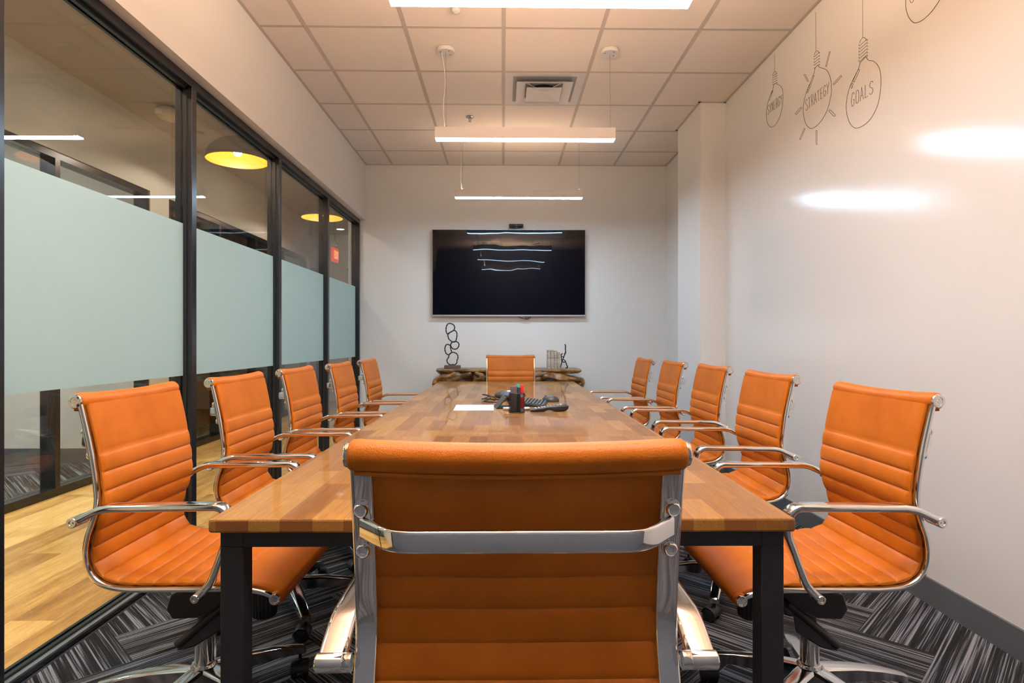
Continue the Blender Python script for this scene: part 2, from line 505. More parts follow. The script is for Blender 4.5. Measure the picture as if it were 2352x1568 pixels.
# corridor and the rooms across it
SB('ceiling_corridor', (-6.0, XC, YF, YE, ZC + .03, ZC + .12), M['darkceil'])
bm = bmesh.new()
box(bm, XO - .14, XO, YF, 10.0, HEAD + .03, ZC + .03)
for y0, y1 in ((5.52, 5.83), (9.93, 10.05)): box(bm, XO - .14, XO, y0, y1, 0, HEAD + .03)
struct(link('wall_corridor_far', bm, M['cwall'], smooth=False))
SB('wall_end', (-6.0, XC, YE, YE + .1, 0, ZC + .1), M['cwall'])
SB('wall_office_side', (-6.1, -6.0, YF, YE, 0, ZC + .1), M['cwall'])
SB('wall_office_divider', (-6.0, XO - .14, 5.60, 5.75, 0, ZC + .03), M['cwall'])
SB('wall_office_end', (-6.0, XO - .14, 9.95, 10.05, 0, ZC + .03), M['cwall'])
SB('baseboard_office', (-6.0, XO - .14, 5.585, 5.60, 0, .13), M['base'])
SB('wall_corridor_front', (-6.0, XC, YF - .12, YF, 0, ZC + .1), M['cwall'])
carpet_floor('floor_office', -6.0, -3.24, YF, YE)
om = [[-.1, .95, 2.1, 3.25, 4.40, 5.50], [5.86, 6.9, 7.9, 8.9, 9.91]]
wn = 7
for k, ms in enumerate(om):
    bm = bmesh.new(); y0, y1 = ms[0], ms[-1]
    box(bm, XO - .12, XO - .01, y0, y1, HEAD - .02, HEAD + .03); box(bm, XO - .12, XO - .01, y0, y1, 0, .06)
    for m_ in ms: box(bm, XO - .12, XO - .01, m_ - .024, m_ + .024, .06, HEAD - .02)
    struct(link('trim_%d' % (3 + k), bm, M['black'], smooth=False))
    for i in range(len(ms) - 1):
        g = struct(B('window_%d' % wn, (-3.26, -3.252, ms[i] + .026, ms[i + 1] - .026, .06, HEAD - .02), M['glass'])); wn += 1
        B('frosted_film', (-3.2515, -3.2505, ms[i] + .028, ms[i + 1] - .028, .932, 1.712), M['film'], g)
# dark framed glass doors at the far end of the corridor
for k, (x0, x1) in enumerate(((-4.45, -3.42), (-2.88, -1.95))):
    bm = bmesh.new()
    for q in ((x0, x0 + .06, 0, 2.46), (x1 - .06, x1, 0, 2.46), (x0 + .06, x1 - .06, 2.40, 2.46), (x0 + .06, x1 - .06, 0, .08)):
        box(bm, q[0], q[1], YE - .05, YE, q[2], q[3])
    d = struct(link('door_%d' % (k + 1), bm, M['black'], smooth=False))
    B('glass_panel', (x0 + .06, x1 - .06, YE - .03, YE - .02, .08, 2.40), simple('dark_glass', (.02, .02, .025), .05) if k == 0 else bpy.data.materials['dark_glass'], d)
    bm = bmesh.new(); tube(bm, [(x0 + .12, YE - .09, .9), (x0 + .12, YE - .09, 1.3)], .012); link('door_handle', bm, M['steel'], d)

# ------------------------------------------------------------------ linear pendant lights
def linear_light(y, label, up):
    cx, L = .148, 1.19
    t = thing('linear_pendant_light', label, 'pendant light', (cx, y, 0), 0, 'white linear pendant lights')
    z0 = 2.446
    bm = bmesh.new(); h = L / 2
    box(bm, -h, h, -.037, .037, z0 + .010, z0 + .074)
    box(bm, -h, h, -.037, -.034, z0 + .002, z0 + .010); box(bm, -h, h, .034, .037, z0 + .002, z0 + .010)
    link('housing', bm, M['white'], t, smooth=False)
    B('diffuser', (-h + .002, h - .002, -.0335, .0335, z0, z0 + .0095), M['led'], t)
    for sx, cxx in ((-1, -.527), (1, .564)):
        bm = bmesh.new()
        lathe(bm, [(.0, ZC), (.059, ZC), (.061, ZC - .003), (.061, ZC - .022), (.058, ZC - .025), (.0, ZC - .025)], (cxx, 0, 0), seg=40)
        c = link('ceiling_canopy', bm, M['white'], t)
        for a in (40, 200, 310):
            bm = bmesh.new(); lathe(bm, [(0, ZC - .025), (.004, ZC - .025), (.004, ZC - .027), (0, ZC - .027)], (cxx + .036 * math.cos(math.radians(a)), .036 * math.sin(math.radians(a)), 0), seg=10)
            link('canopy_screw', bm, M['plastic2'], c)
        bm = bmesh.new(); tube(bm, [(cxx, 0, ZC - .026), (cxx + .003, 0, z0 + .085)], .0011, 6)
        lathe(bm, [(0, z0 + .074), (.005, z0 + .074), (.004, z0 + .09), (0, z0 + .09)], (cxx + .003, 0, 0), seg=10)
        link('suspension_cable', bm, M['wire'], t)
    bm = bmesh.new()
    tube(bm, spline([(-.552, -.012, ZC - .026), (-.536, -.006, ZC - .14), (-.531, 0, ZC - .22), (-.541, .003, ZC - .34), (-.544, 0, ZC - .42), (-.532, 0, z0 + .076)], 8), .0022, 6)
    link('power_cord', bm, M['white'], t)
    al = bpy.data.lights.new('added_uplight', 'AREA'); al.shape = 'RECTANGLE'; al.size = 1.15; al.size_y = .06  # warm fill added on the fixtures to brighten ceiling and upper walls
    al.energy = ADDED_UP_STRENGTH * up; al.color = ADDED_UP_COLOR
    if ADDED_UP_STRENGTH > 0:
        ao = bpy.data.objects.new('added_uplight', al); C.objects.link(ao); ao.parent = t
        ao.location = (0, 0, z0 + .082); ao.rotation_euler = (PI, 0, 0)
    return t
linear_light(2.385, 'glowing linear pendant light cut by the top edge of the photo, nearest in view', 40)
linear_light(4.02, 'middle glowing linear pendant light hanging below the square air vent', .6)
linear_light(5.66, 'smallest, farthest linear pendant light hanging just above the television', 3.2)
linear_light(.745, 'linear pendant light above the camera, seen only as a reflection', 110)

# ------------------------------------------------------------------ ceiling fittings
vt = thing('air_vent', 'square white stepped ceiling air vent between pendant lights', 'air vent', (.31, 4.656, ZC - .007))
def pyramid_frame(bm, ro, ri, zo, zi, th=.002):
    for s in range(4):
        a = Matrix.Rotation(s * PI / 2, 3, 'Z')
        P = [a @ Vector(p) for p in ((-ro, -ro, zo), (ro, -ro, zo), (ri, -ri, zi), (-ri, -ri, zi))]
        Q = [p + Vector((0, 0, th)) for p in P]
        v_ = [bm.verts.new(p) for p in P + Q]
        for f in ((0, 1, 2, 3), (7, 6, 5, 4), (0, 4, 5, 1), (2, 6, 7, 3), (1, 5, 6, 2), (3, 7, 4, 0)): bm.faces.new([v_[i] for i in f])
bm = bmesh.new(); pyramid_frame(bm, .294, .262, .004, .004); pyramid_frame(bm, .262, .235, .004, .0055); link('outer_frame', bm, M['white'], vt, smooth=False)
bm = bmesh.new(); pyramid_frame(bm, .208, .140, -.024, -.006); link('middle_cone', bm, M['white'], vt, smooth=False)
bm = bmesh.new(); pyramid_frame(bm, .132, .0, -.034, -.013); link('centre_plate', bm, M['white'], vt, smooth=False)
bm = bmesh.new(); box(bm, -.245, .245, -.245, .245, .0065, .0072); link('plenum', bm, M['ventgrey'], vt, smooth=False)
bm = bmesh.new(); lathe(bm, [(.095, .0065), (.095, .0045), (.0, .0045)], seg=40); link('duct_opening', bm, M['ventdark'], vt)
for a in (45, 135, 225, 315):
    bm = bmesh.new(); c_, s_ = math.cos(math.radians(a)), math.sin(math.radians(a)); tube(bm, [(.03 * c_, .03 * s_, -.012), (.21 * c_, .21 * s_, .004)], .004, 6)
    link('bracket', bm, M['white'], vt)

sp = thing('sprinkler_head', 'small metal fire sprinkler on ceiling near the pendant lights', 'sprinkler', (-.286, 5.234, ZC))
bm = bmesh.new(); lathe(bm, [(.0, .0), (.034, 0), (.034, -.003), (.024, -.008), (.012, -.008), (0, -.008)], seg=28); link('escutcheon', bm, M['steel'], sp)
bm = bmesh.new(); lathe(bm, [(.006, -.008), (.006, -.02), (.004, -.024), (.003, -.036), (0, -.036)], seg=12); tube(bm, [(-.008, 0, -.012), (-.009, 0, -.03), (0, 0, -.04)], .0018, 6); tube(bm, [(.008, 0, -.012), (.009, 0, -.03), (0, 0, -.04)], .0018, 6); link('valve_body', bm, M['steel'], sp)
bm = bmesh.new(); lathe(bm, [(0, -.04), (.013, -.04), (.013, -.042), (0, -.042)], seg=16); link('deflector', bm, M['steel'], sp)
cs = thing('sprinkler_head', 'round clear and chrome sprinkler on ceiling behind the top pendant light', 'sprinkler', (-.27, 3.50, ZC))
bm = bmesh.new(); lathe(bm, [(0, 0), (.032, 0), (.033, -.006), (.028, -.012), (0, -.012)], seg=30); link('escutcheon', bm, M['white'], cs)
bm = bmesh.new(); lathe(bm, [(0, -.012), (.022, -.014), (.026, -.022), (.022, -.034), (.01, -.042), (0, -.044)], seg=24); link('clear_cover', bm, M['clear'], cs)
bm = bmesh.new(); lathe(bm, [(0, -.012), (.006, -.013), (.005, -.03), (.009, -.031), (0, -.034)], seg=12); link('valve_body', bm, M['chrome'], cs)

# ------------------------------------------------------------------ corridor fittings
def dome(y, label):
    t = thing('dome_pendant_lamp', label, 'pendant lamp', (-2.42, y, 0), 0, 'dome pendants in the corridor')
    R, z0, H = .270, 2.755, .215
    prof = [(R * math.cos(a), z0 + H * math.sin(a)) for a in (PI / 2 * k / 14 for k in range(15))]
    ins = [((R - .004) * math.cos(a), z0 + (H - .004) * math.sin(a)) for a in (PI / 2 * k / 14 for k in range(15))]
    def shell(pr, seg=48):
        bm = bmesh.new(); V = [[bm.verts.new((r * math.cos(2 * PI * k / seg), r * math.sin(2 * PI * k / seg), h)) for k in range(seg)] for r, h in pr[:-1]]
        for i in range(len(V) - 1):
            for j in range(seg): bm.faces.new((V[i][j], V[i][(j + 1) % seg], V[i + 1][(j + 1) % seg], V[i + 1][j]))
        bm.faces.new(V[-1]); return bm
    o = link('lamp_shade', shell(prof), M['shadeout'], t)
    i_ = link('shade_lining', shell(ins), M['shadein'], o); i_['label'] = 'bright yellow inner lining'
    bm = bmesh.new(); tube(bm, [(0, 0, z0 + H), (0, 0, ZC + .03)], .004, 8); lathe(bm, [(0, ZC + .03), (.05, ZC + .03), (.05, ZC + .015), (0, ZC + .012)], seg=24); link('cord', bm, M['plastic'], t)
    bm = bmesh.new(); bmesh.ops.create_uvsphere(bm, u_segments=20, v_segments=12, radius=.034); bmesh.ops.translate(bm, verts=bm.verts, vec=(0, 0, z0 + .075)); b_ = link('bulb', bm, M['bulb'], t)
    bm = bmesh.new(); lathe(bm, [(0, z0 + .10), (.018, z0 + .10), (.018, z0 + .205), (0, z0 + .205)], seg=16); link('lamp_holder', bm, M['plastic'], t)
for y, l in ((.40, 'dome pendant lamp over the corridor, outside the photo to the left'),
             (2.68, 'dome pendant with yellow lining just showing at the top left corner'),
             (5.56, 'dome pendant with bright yellow lining seen through second glass bay'),
             (8.14, 'far dome pendant with yellow lining, crossed by a black mullion')):
    dome(y, l)
M['down'] = emis('downlight_glow', (1, .9, .76), 65)
M['dim_down'] = emis('dim_downlight', (1, .93, .82), 5)
def downlight(x, y, label, mat='down'):
    t = thing('recessed_downlight', label, 'ceiling light', (x, y, ZC + .03), 0, 'recessed downlights')
    bm = bmesh.new(); rings(bm, [[Vector((r * math.cos(2 * PI * k / 36), r * math.sin(2 * PI * k / 36), z)) for k in range(36)] for r, z in ((.085, 0), (.083, -.006), (.066, -.004), (.066, 0))], closed=True)
    link('trim_ring', bm, M['white'], t)
    bm = bmesh.new(); lathe(bm, [(0, -.001), (.066, -.001), (.066, -.003), (0, -.003)], seg=36); link('lens', bm, M[mat], t)
    if mat == 'dim_down': return
    sl = bpy.data.lights.new('downlight_beam', 'SPOT'); sl.energy = 205 if mat == 'down' else 330; sl.color = (1, .90, .74) if mat == 'down' else (.95, .97, 1)
    sl.spot_size = math.radians(112); sl.spot_blend = .7; sl.shadow_soft_size = .065
    so = bpy.data.objects.new('downlight_beam', sl); C.objects.link(so); so.parent = t; so.location = (0, 0, -.008)
downlight(-2.42, 1.25, 'unseen recessed downlight added to light the near corridor')  # unseen lamp added to brighten the near corridor
downlight(-2.42, 2.05, 'second unseen downlight added to light the near corridor, beside the dome pendant')  # another added lamp, for a brighter corridor floor
downlight(-2.42, 4.27, 'recessed downlight between the two yellow dome pendants')
downlight(-2.42, 6.9, 'recessed downlight past the nearer dome pendant')
downlight(-2.86, 10.7, 'small round recessed downlight above the exit sign at corridor end', 'dim_down')
downlight(-4.6, 2.4, 'unseen recessed downlight added to light the office across the corridor', 'office_fill')  # this and the next are unseen lamps added to light the office
downlight(-4.6, 4.4, 'unseen recessed downlight added to light the white end wall of the office', 'office_fill')
em = thing('emergency_light', 'oval cream emergency light on corridor ceiling beside first mullion', 'emergency light', (-2.80, 5.12, ZC + .03), .9)
bm = bmesh.new(); bmesh.ops.create_uvsphere(bm, u_segments=32, v_segments=20, radius=1)
for v_ in bm.verts: v_.co = Vector((v_.co.x * .115, v_.co.y * .075, v_.co.z * .062 - .062))
link('body', bm, simple('cream_plastic', (.60, .50, .36), .3), em)
for sx in (-.10, .10):
    bm = bmesh.new(); lathe(bm, [(0, .0), (.024, 0), (.026, -.02), (.02, -.03), (0, -.03)], (sx, -.045, -.06), seg=20); link('lamp_head', bm, M['white'], em)
ex = thing('exit_sign', 'glowing red exit sign hanging at the far end of corridor', 'exit sign', (-2.42, 8.75, 0))
bm = bmesh.new(); box(bm, -.02, .02, -.13, .13, 2.25, 2.44); p = link('sign_panel', bm, M['exitred'], ex, smooth=False)
bm = bmesh.new(); box(bm, -.03, .03, -.06, .06, 2.44, 2.53); link('junction_box', bm, M['plastic'], ex, smooth=False)
for y_ in (-.03, .03):
    bm = bmesh.new(); tube(bm, [(0, y_, 2.53), (0, y_, ZC + .03)], .006, 8); link('hanger_rod', bm, M['plastic'], ex)
bm = bmesh.new(); bmesh.ops.create_uvsphere(bm, u_segments=10, v_segments=6, radius=.006); bmesh.ops.translate(bm, verts=bm.verts, vec=(.032, -.03, 2.48)); link('indicator', bm, M['dot'], ex)

# ------------------------------------------------------------------ stroke lettering
GL = {
 'S': [[(.92, .85), (.75, .98), (.4, 1), (.12, .85), (.12, .65), (.4, .53), (.72, .43), (.92, .28), (.85, .08), (.55, 0), (.2, .03), (.03, .15)]],
 'Y': [[(.02, 1), (.5, .52)], [(.98, 1), (.5, .52), (.38, 0)]],
 'N': [[(.08, 0), (.12, 1), (.85, .02), (.9, 1)]],
 'E': [[(.9, 1), (.12, .98), (.12, 0), (.9, .02)], [(.12, .52), (.75, .52)]],
 'R': [[(.1, 0), (.12, 1), (.6, 1), (.88, .82), (.8, .6), (.5, .5), (.12, .48)], [(.45, .49), (.95, 0)]],
 'G': [[(.92, .82), (.7, .98), (.4, .98), (.12, .7), (.05, .35), (.2, .06), (.5, 0), (.82, .12), (.88, .45), (.5, .45)]],
 'T': [[(.0, .97), (1, 1)], [(.5, .98), (.5, 0)]],
 'A': [[(.02, 0), (.48, 1), (.95, 0)], [(.2, .36), (.8, .36)]],
 'O': [[(.5, 1), (.2, .9), (.05, .5), (.2, .08), (.5, 0), (.8, .1), (.95, .5), (.8, .9), (.5, 1)]],
 'L': [[(.15, 1), (.12, 0), (.9, .02)]],
 'X': [[(.05, 1), (.95, 0)], [(.95, 1), (.05, 0)]],
 'I': [[(.5, 1), (.5, 0)]],
}
def letters(bm, word, BL, BR, TL, TR, r, gap=.24):
    """strokes laid on the bilinear patch given by its four corners"""
    n = len(word); BL, BR, TL, TR = map(Vector, (BL, BR, TL, TR))
    for i, ch in enumerate(word):
        for st in GL[ch]:
            P = []
            for x, y in (spline([(a, b_, 0) for a, b_ in st], 3) if len(st) > 5 else [Vector((a, b_, 0)) for a, b_ in st]).__iter__() if False else [(q[0], q[1]) for q in (spline([(a, b_, 0) for a, b_ in st], 3) if len(st) > 5 else [(a, b_, 0) for a, b_ in st])]:
                u = (i + x * (1 - gap)) / (n - gap)
                P.append(BL.lerp(BR, u).lerp(TL.lerp(TR, u), y))
            tube(bm, P, r, 6)
bm = bmesh.new(); letters(bm, 'EXIT', (.021, -.105, 2.29), (.021, .105, 2.29), (.021, -.105, 2.40), (.021, .105, 2.40), .008)
link('lettering', bm, M['exit'], p)

# line drawings of hanging light bulbs on the right wall
DRAW = {'synergy':{'bulb':[[(4.02,2.823),(4.032,2.793),(4.079,2.765),(4.118,2.724),(4.131,2.672),(4.122,2.621),(4.09,2.576),(4.047,2.552),(3.995,2.547),(3.945,2.566),(3.905,2.605),(3.886,2.661),(3.884,2.714),(3.899,2.752),(3.935,2.787),(3.975,2.81),(3.989,2.821),(4.005,2.824),(4.02,2.823)],[(4.089,2.756),(4.09,2.755),(4.088,2.753),(4.085,2.751),(4.082,2.75),(4.079,2.749),(4.077,2.75),(4.031,2.787),(4.03,2.788),(4.032,2.79),(4.034,2.792),(4.038,2.793),(4.041,2.794),(4.043,2.794),(4.089,2.756)],[(4.029,2.896),(4.02,2.905),(4.001,2.905),(3.983,2.894),(3.976,2.882)],[(4.032,2.894),(4.03,2.888),(3.972,2.881),(3.971,2.875)],[(4.032,2.879),(4.03,2.873),(3.972,2.866),(3.971,2.86)],[(4.032,2.864),(4.03,2.858),(3.972,2.851),(3.971,2.846)],[(4.032,2.849),(4.03,2.843),(3.972,2.836),(3.971,2.831)],[(4.032,2.834),(4.03,2.828),(3.972,2.821),(3.971,2.816)]],'cord':[[(4.005,3.026),(4.005,2.907)]],'text':('SYNERGY',[(4.111,2.657),(3.897,2.65),(4.111,2.719),(3.897,2.712)])},'strategy':{'bulb':[[(3.482,2.694),(3.496,2.668),(3.532,2.636),(3.581,2.598),(3.61,2.552),(3.62,2.505),(3.61,2.452),(3.581,2.4),(3.532,2.362),(3.477,2.353),(3.408,2.366),(3.35,2.402),(3.321,2.445),(3.307,2.493),(3.311,2.541),(3.328,2.587),(3.357,2.627),(3.408,2.661),(3.434,2.677),(3.446,2.694),(3.459,2.698),(3.482,2.694)],[(3.553,2.613),(3.553,2.611),(3.552,2.609),(3.549,2.607),(3.546,2.605),(3.543,2.605),(3.541,2.605),(3.495,2.652),(3.494,2.654),(3.496,2.656),(3.499,2.658),(3.502,2.66),(3.505,2.66),(3.507,2.66),(3.553,2.613)],[(3.574,2.592),(3.574,2.591),(3.572,2.589),(3.57,2.587),(3.567,2.586),(3.564,2.585),(3.563,2.586),(3.553,2.598),(3.553,2.6),(3.554,2.602),(3.557,2.603),(3.56,2.605),(3.562,2.605),(3.564,2.604),(3.574,2.592)],[(3.49,2.775),(3.481,2.785),(3.463,2.786),(3.446,2.774),(3.439,2.761)],[(3.493,2.772),(3.49,2.764),(3.435,2.763),(3.434,2.756)],[(3.493,2.755),(3.49,2.747),(3.435,2.746),(3.434,2.739)],[(3.493,2.738),(3.49,2.73),(3.435,2.729),(3.434,2.722)],[(3.493,2.721),(3.49,2.714),(3.435,2.713),(3.434,2.705)],[(3.493,2.704),(3.49,2.697),(3.435,2.696),(3.434,2.689)]],'ray':[[(3.571,2.656),(3.569,2.654),(3.565,2.652),(3.561,2.65),(3.559,2.651),(3.558,2.652),(3.558,2.654),(3.596,2.706),(3.599,2.709),(3.603,2.711),(3.606,2.712),(3.609,2.712),(3.61,2.711),(3.61,2.708),(3.571,2.656)],[(3.366,2.655),(3.366,2.653),(3.365,2.651),(3.363,2.65),(3.36,2.649),(3.358,2.648),(3.356,2.649),(3.32,2.707),(3.32,2.709),(3.322,2.71),(3.324,2.712),(3.327,2.713),(3.329,2.714),(3.33,2.713),(3.366,2.655)],[(3.288,2.523),(3.29,2.522),(3.29,2.52),(3.288,2.518),(3.285,2.515),(3.281,2.514),(3.278,2.514),(3.209,2.524),(3.207,2.525),(3.207,2.527),(3.209,2.53),(3.212,2.532),(3.216,2.534),(3.219,2.534),(3.288,2.523)],[(3.641,2.521),(3.639,2.522),(3.64,2.525),(3.642,2.528),(3.647,2.53),(3.652,2.532),(3.656,2.532),(3.717,2.522),(3.719,2.52),(3.719,2.518),(3.716,2.515),(3.711,2.512),(3.706,2.51),(3.702,2.51),(3.641,2.521)],[(3.598,2.381),(3.598,2.383),(3.599,2.385),(3.602,2.387),(3.605,2.388),(3.609,2.389),(3.611,2.388),(3.663,2.346),(3.664,2.344),(3.663,2.342),(3.66,2.34),(3.656,2.339),(3.653,2.338),(3.651,2.339),(3.598,2.381)],[(3.471,2.251),(3.47,2.249),(3.468,2.248),(3.465,2.246),(3.462,2.245),(3.459,2.246),(3.459,2.247),(3.459,2.321),(3.459,2.323),(3.462,2.325),(3.465,2.326),(3.468,2.327),(3.47,2.326),(3.471,2.325),(3.471,2.251)],[(3.285,2.343),(3.28,2.34),(3.275,2.338),(3.27,2.338),(3.268,2.339),(3.268,2.342),(3.27,2.346),(3.315,2.387),(3.32,2.39),(3.325,2.393),(3.33,2.393),(3.333,2.391),(3.333,2.388),(3.33,2.385),(3.285,2.343)]],'cord':[[(3.474,3.014),(3.472,2.791)]],'text':('STRATEGY',[(3.59,2.487),(3.33,2.489),(3.595,2.552),(3.33,2.549)])},'goals':{'bulb':[[(3.039,2.523),(3.051,2.5),(3.083,2.476),(3.127,2.441),(3.152,2.4),(3.163,2.353),(3.155,2.299),(3.127,2.245),(3.083,2.207),(3.029,2.195),(2.965,2.201),(2.915,2.23),(2.888,2.267),(2.874,2.314),(2.87,2.359),(2.877,2.409),(2.899,2.449),(2.932,2.481),(2.971,2.504),(2.985,2.525),(2.994,2.53),(3.017,2.526),(3.039,2.523)],[(3.101,2.456),(3.101,2.454),(3.1,2.452),(3.097,2.45),(3.094,2.448),(3.09,2.447),(3.088,2.448),(3.046,2.486),(3.045,2.488),(3.047,2.49),(3.049,2.493),(3.053,2.494),(3.056,2.495),(3.058,2.495),(3.101,2.456)],[(3.119,2.431),(3.119,2.429),(3.117,2.427),(3.114,2.425),(3.111,2.423),(3.108,2.423),(3.107,2.424),(3.101,2.44),(3.101,2.442),(3.103,2.445),(3.106,2.447),(3.109,2.448),(3.112,2.448),(3.113,2.447),(3.119,2.431)],[(3.045,2.624),(3.034,2.636),(3.014,2.637),(2.994,2.623),(2.986,2.607)],[(3.048,2.621),(3.045,2.61),(2.982,2.613),(2.98,2.603)],[(3.048,2.605),(3.045,2.594),(2.982,2.597),(2.98,2.587)],[(3.048,2.589),(3.045,2.578),(2.982,2.582),(2.98,2.571)],[(3.048,2.573),(3.045,2.562),(2.982,2.566),(2.98,2.556)],[(3.048,2.557),(3.045,2.546),(2.982,2.55),(2.98,2.54)],[(3.048,2.541),(3.045,2.53),(2.982,2.535),(2.98,2.525)]],'cord':[[(3.02,2.944),(3.017,2.639)]],'text':('GOALS',[(3.117,2.327),(2.932,2.326),(3.117,2.397),(2.932,2.387)])},'large':{'bulb':[[(2.692,2.645),(2.692,2.613),(2.678,2.569),(2.655,2.532),(2.628,2.508),(2.584,2.497),(2.533,2.502),(2.496,2.517),(2.478,2.53),(2.465,2.562),(2.476,2.609),(2.517,2.657),(2.567,2.687),(2.593,2.721),(2.619,2.719),(2.651,2.695),(2.681,2.669),(2.692,2.645)],[(2.666,2.634),(2.66,2.617),(2.65,2.61),(2.642,2.612),(2.644,2.621)]]}}
def drawing(key, label, r=.0011):
    d = DRAW[key]; X = XR - .0005
    t = thing('bulb_drawing', label, 'wall drawing', (0, 0, 0), 0, None)
    org = d['bulb'][0][0]; t.location = (X, org[0], org[1])
    def pts(l, n=3, sm=True):
        P = [(0, y - org[0], z - org[1]) for y, z in l]
        return spline(P, n) if sm and len(P) > 3 else P
    bm = bmesh.new()
    for i, l in enumerate(d['bulb']): tube(bm, pts(l, 4 if i == 0 else 2), r * (1.15 if i == 0 else 1), 6)
    link('bulb_outline', bm, M['ink'], t)
    if 'cord' in d:
        bm = bmesh.new()
        for l in d['cord']: tube(bm, pts(l), r * .8, 6)
        link('cord_line', bm, M['ink'], t)
    for l in d.get('ray', []):
        bm = bmesh.new(); tube(bm, pts(l, 2), r * .9, 6); link('ray', bm, M['ink'], t)
    if 'text' in d:
        bm = bmesh.new(); wd, cs_ = d['text']
        letters(bm, wd, *[(0, y - org[0], z - org[1]) for y, z in cs_], r)
        link('lettering', bm, M['ink'], t)
drawing('synergy', 'black line drawing of a hanging light bulb reading SYNERGY, smallest, nearest column', .0012)
drawing('strategy', 'line drawing of a hanging bulb reading STRATEGY with rays around it', .0012)
drawing('goals', 'line drawing of a hanging light bulb reading GOALS on right wall', .0012)
drawing('large', 'partly visible bulb drawing at the top edge above the wall glare', .0012)

# ------------------------------------------------------------------ television and camera
tv = thing('television', 'large black wall-mounted television above the live edge console', 'television', (.066, YB, 1.855))
tv.rotation_euler = (.0075, 0, 0)
TW, TH = .839, .475
bm = bmesh.new(); box(bm, -TW, TW, -.062, -.03, -TH, TH); link('casing', bm, M['silver'], tv, bevel=.003)
# the panel bows very slightly, as large panels do
bm = bmesh.new(); rs = []; yy = -.0655; zp = None
for k in range(61):
    z = -TH + .018 + (2 * TH - .024) * k / 60
    th = .0047 if z < .126 else .0047 - .0266 * (z - .126)
    if zp is not None: yy -= th * (z - zp)
    zp = z
    rs.append([Vector((x, y, z)) for x, y in ((-TW + .006, -.0622), (-TW + .006, yy), (TW - .006, yy), (TW - .006, -.0622))])
rings(bm, rs); link('screen', bm, M['screen'], tv, angle=30)
bm = bmesh.new(); box(bm, -.35, .35, -.03, -.004, -.22, .22); link('wall_mount', bm, M['plastic'], tv, smooth=False)
bm = bmesh.new(); tube(bm, spline([(.10, -.045, -TH), (.14, -.045, -TH - .018), (.19, -.045, -TH - .03), (.225, -.045, -TH - .022), (.24, -.045, -TH)], 6), .004, 8)
tube(bm, spline([(.19, -.05, -TH), (.185, -.05, -TH - .02), (.205, -.05, -TH - .028), (.215, -.05, -TH - .004)], 6), .004, 8); link('cable_loop', bm, M['plastic'], tv)
wc = thing('webcam', 'small black webcam clipped on top of the television', 'webcam', (.145, YB - .052, 2.3335))
bm = bmesh.new(); sweep(bm, [(-.078, 0, .037), (-.076, 0, .037), (.076, 0, .037), (.078, 0, .037)], [(a, b_) for a, b_ in rrect(.0225, .021, .02, 6)], (0, 1, 0), scales=[.8, 1, 1, .8]); link('body', bm, M['plastic'], wc)
bm = bmesh.new(); lathe(bm, [(0, -.027), (.012, -.027), (.014, -.022), (.014, 0)], (0, 0, .037), 'Y', 20); link('lens', bm, M['plastic2'], wc)
bm = bmesh.new(); box(bm, -.02, .02, -.018, .02, .002, .018); box(bm, -.09, .03, -.012, .012, -.002, .002); link('clip', bm, M['plastic2'], wc, smooth=False)

# ------------------------------------------------------------------ conference table
TZ = .745
tb = thing('conference_table', 'long butcher block conference table on a black steel frame', 'table', (.0, 1.257, 0), math.radians(-.45))
L_, HW = 4.235, .611
bm = bmesh.new()
sec = rrect(HW, .0145, .006, 4)
rs = []
for y, k in ((0, .0045), (.0013, .0013), (.0045, 0), (L_ - .0045, 0), (L_ - .0013, .0013), (L_, .0045)):
    rs.append([Vector((a * (HW - k) / HW, y, TZ - .0145 + b_ * (.0145 - k) / .0145)) for a, b_ in sec])
rings(bm, rs)
link('tabletop', bm, M['table'], tb, smooth=False)
bm = bmesh.new()
for y0, y1 in ((.018, .066), (L_ - .066, L_ - .018)): box(bm, -.546, .546, y0, y1, TZ - .064, TZ - .0292)
for x0, x1 in ((-.594, -.546), (.546, .594)): box(bm, x0, x1, .018, L_ - .018, TZ - .064, TZ - .0292)
for y in (1.4, 2.8): box(bm, -.546, .546, y - .02, y + .02, TZ - .064, TZ - .0292)
link('apron', bm, M['tblack'], tb, bevel=.002)
for x in (-.594, .546):
    for y in (.018, L_ - .066):
        o = B('leg', (x, x + .048, y, y + .048, 0.0, TZ - .064), M['tblack'], tb, .002)

# ------------------------------------------------------------------ office chair
HUBS = .215
PATH = [(.004, .956), (.012, .924), (.0305, .841), (.042, .772), (.049, .712), (.0478, .676), (.037, .636), (.0245, .597),
        (.0195, .556), (.0255, .517), (.046, .486), (.081, .468), (.130, .461), (.195, .460), (.270, .460), (.335, .460), (.400, .460), (.445, .458), (.488, .449), (.518, .436)]
CP = [(0, s - HUBS, z) for s, z in PATH]
CPs = spline(CP, 6)
def arclen(P):
    a = [0]
    for i in range(1, len(P)): a.append(a[-1] + (P[i] - P[i - 1]).length)
    return a
AL = arclen(CPs)
def at_len(l):
    for i in range(1, len(CPs)):
        if AL[i] >= l:
            t = (l - AL[i - 1]) / (AL[i] - AL[i - 1])
            p = CPs[i - 1].lerp(CPs[i], t)
            a, b_ = CPs[max(i - 2, 0)], CPs[min(i + 1, len(CPs) - 1)]
            return p, (b_ - a).normalized()
    return CPs[-1], (CPs[-1] - CPs[-2]).normalized()
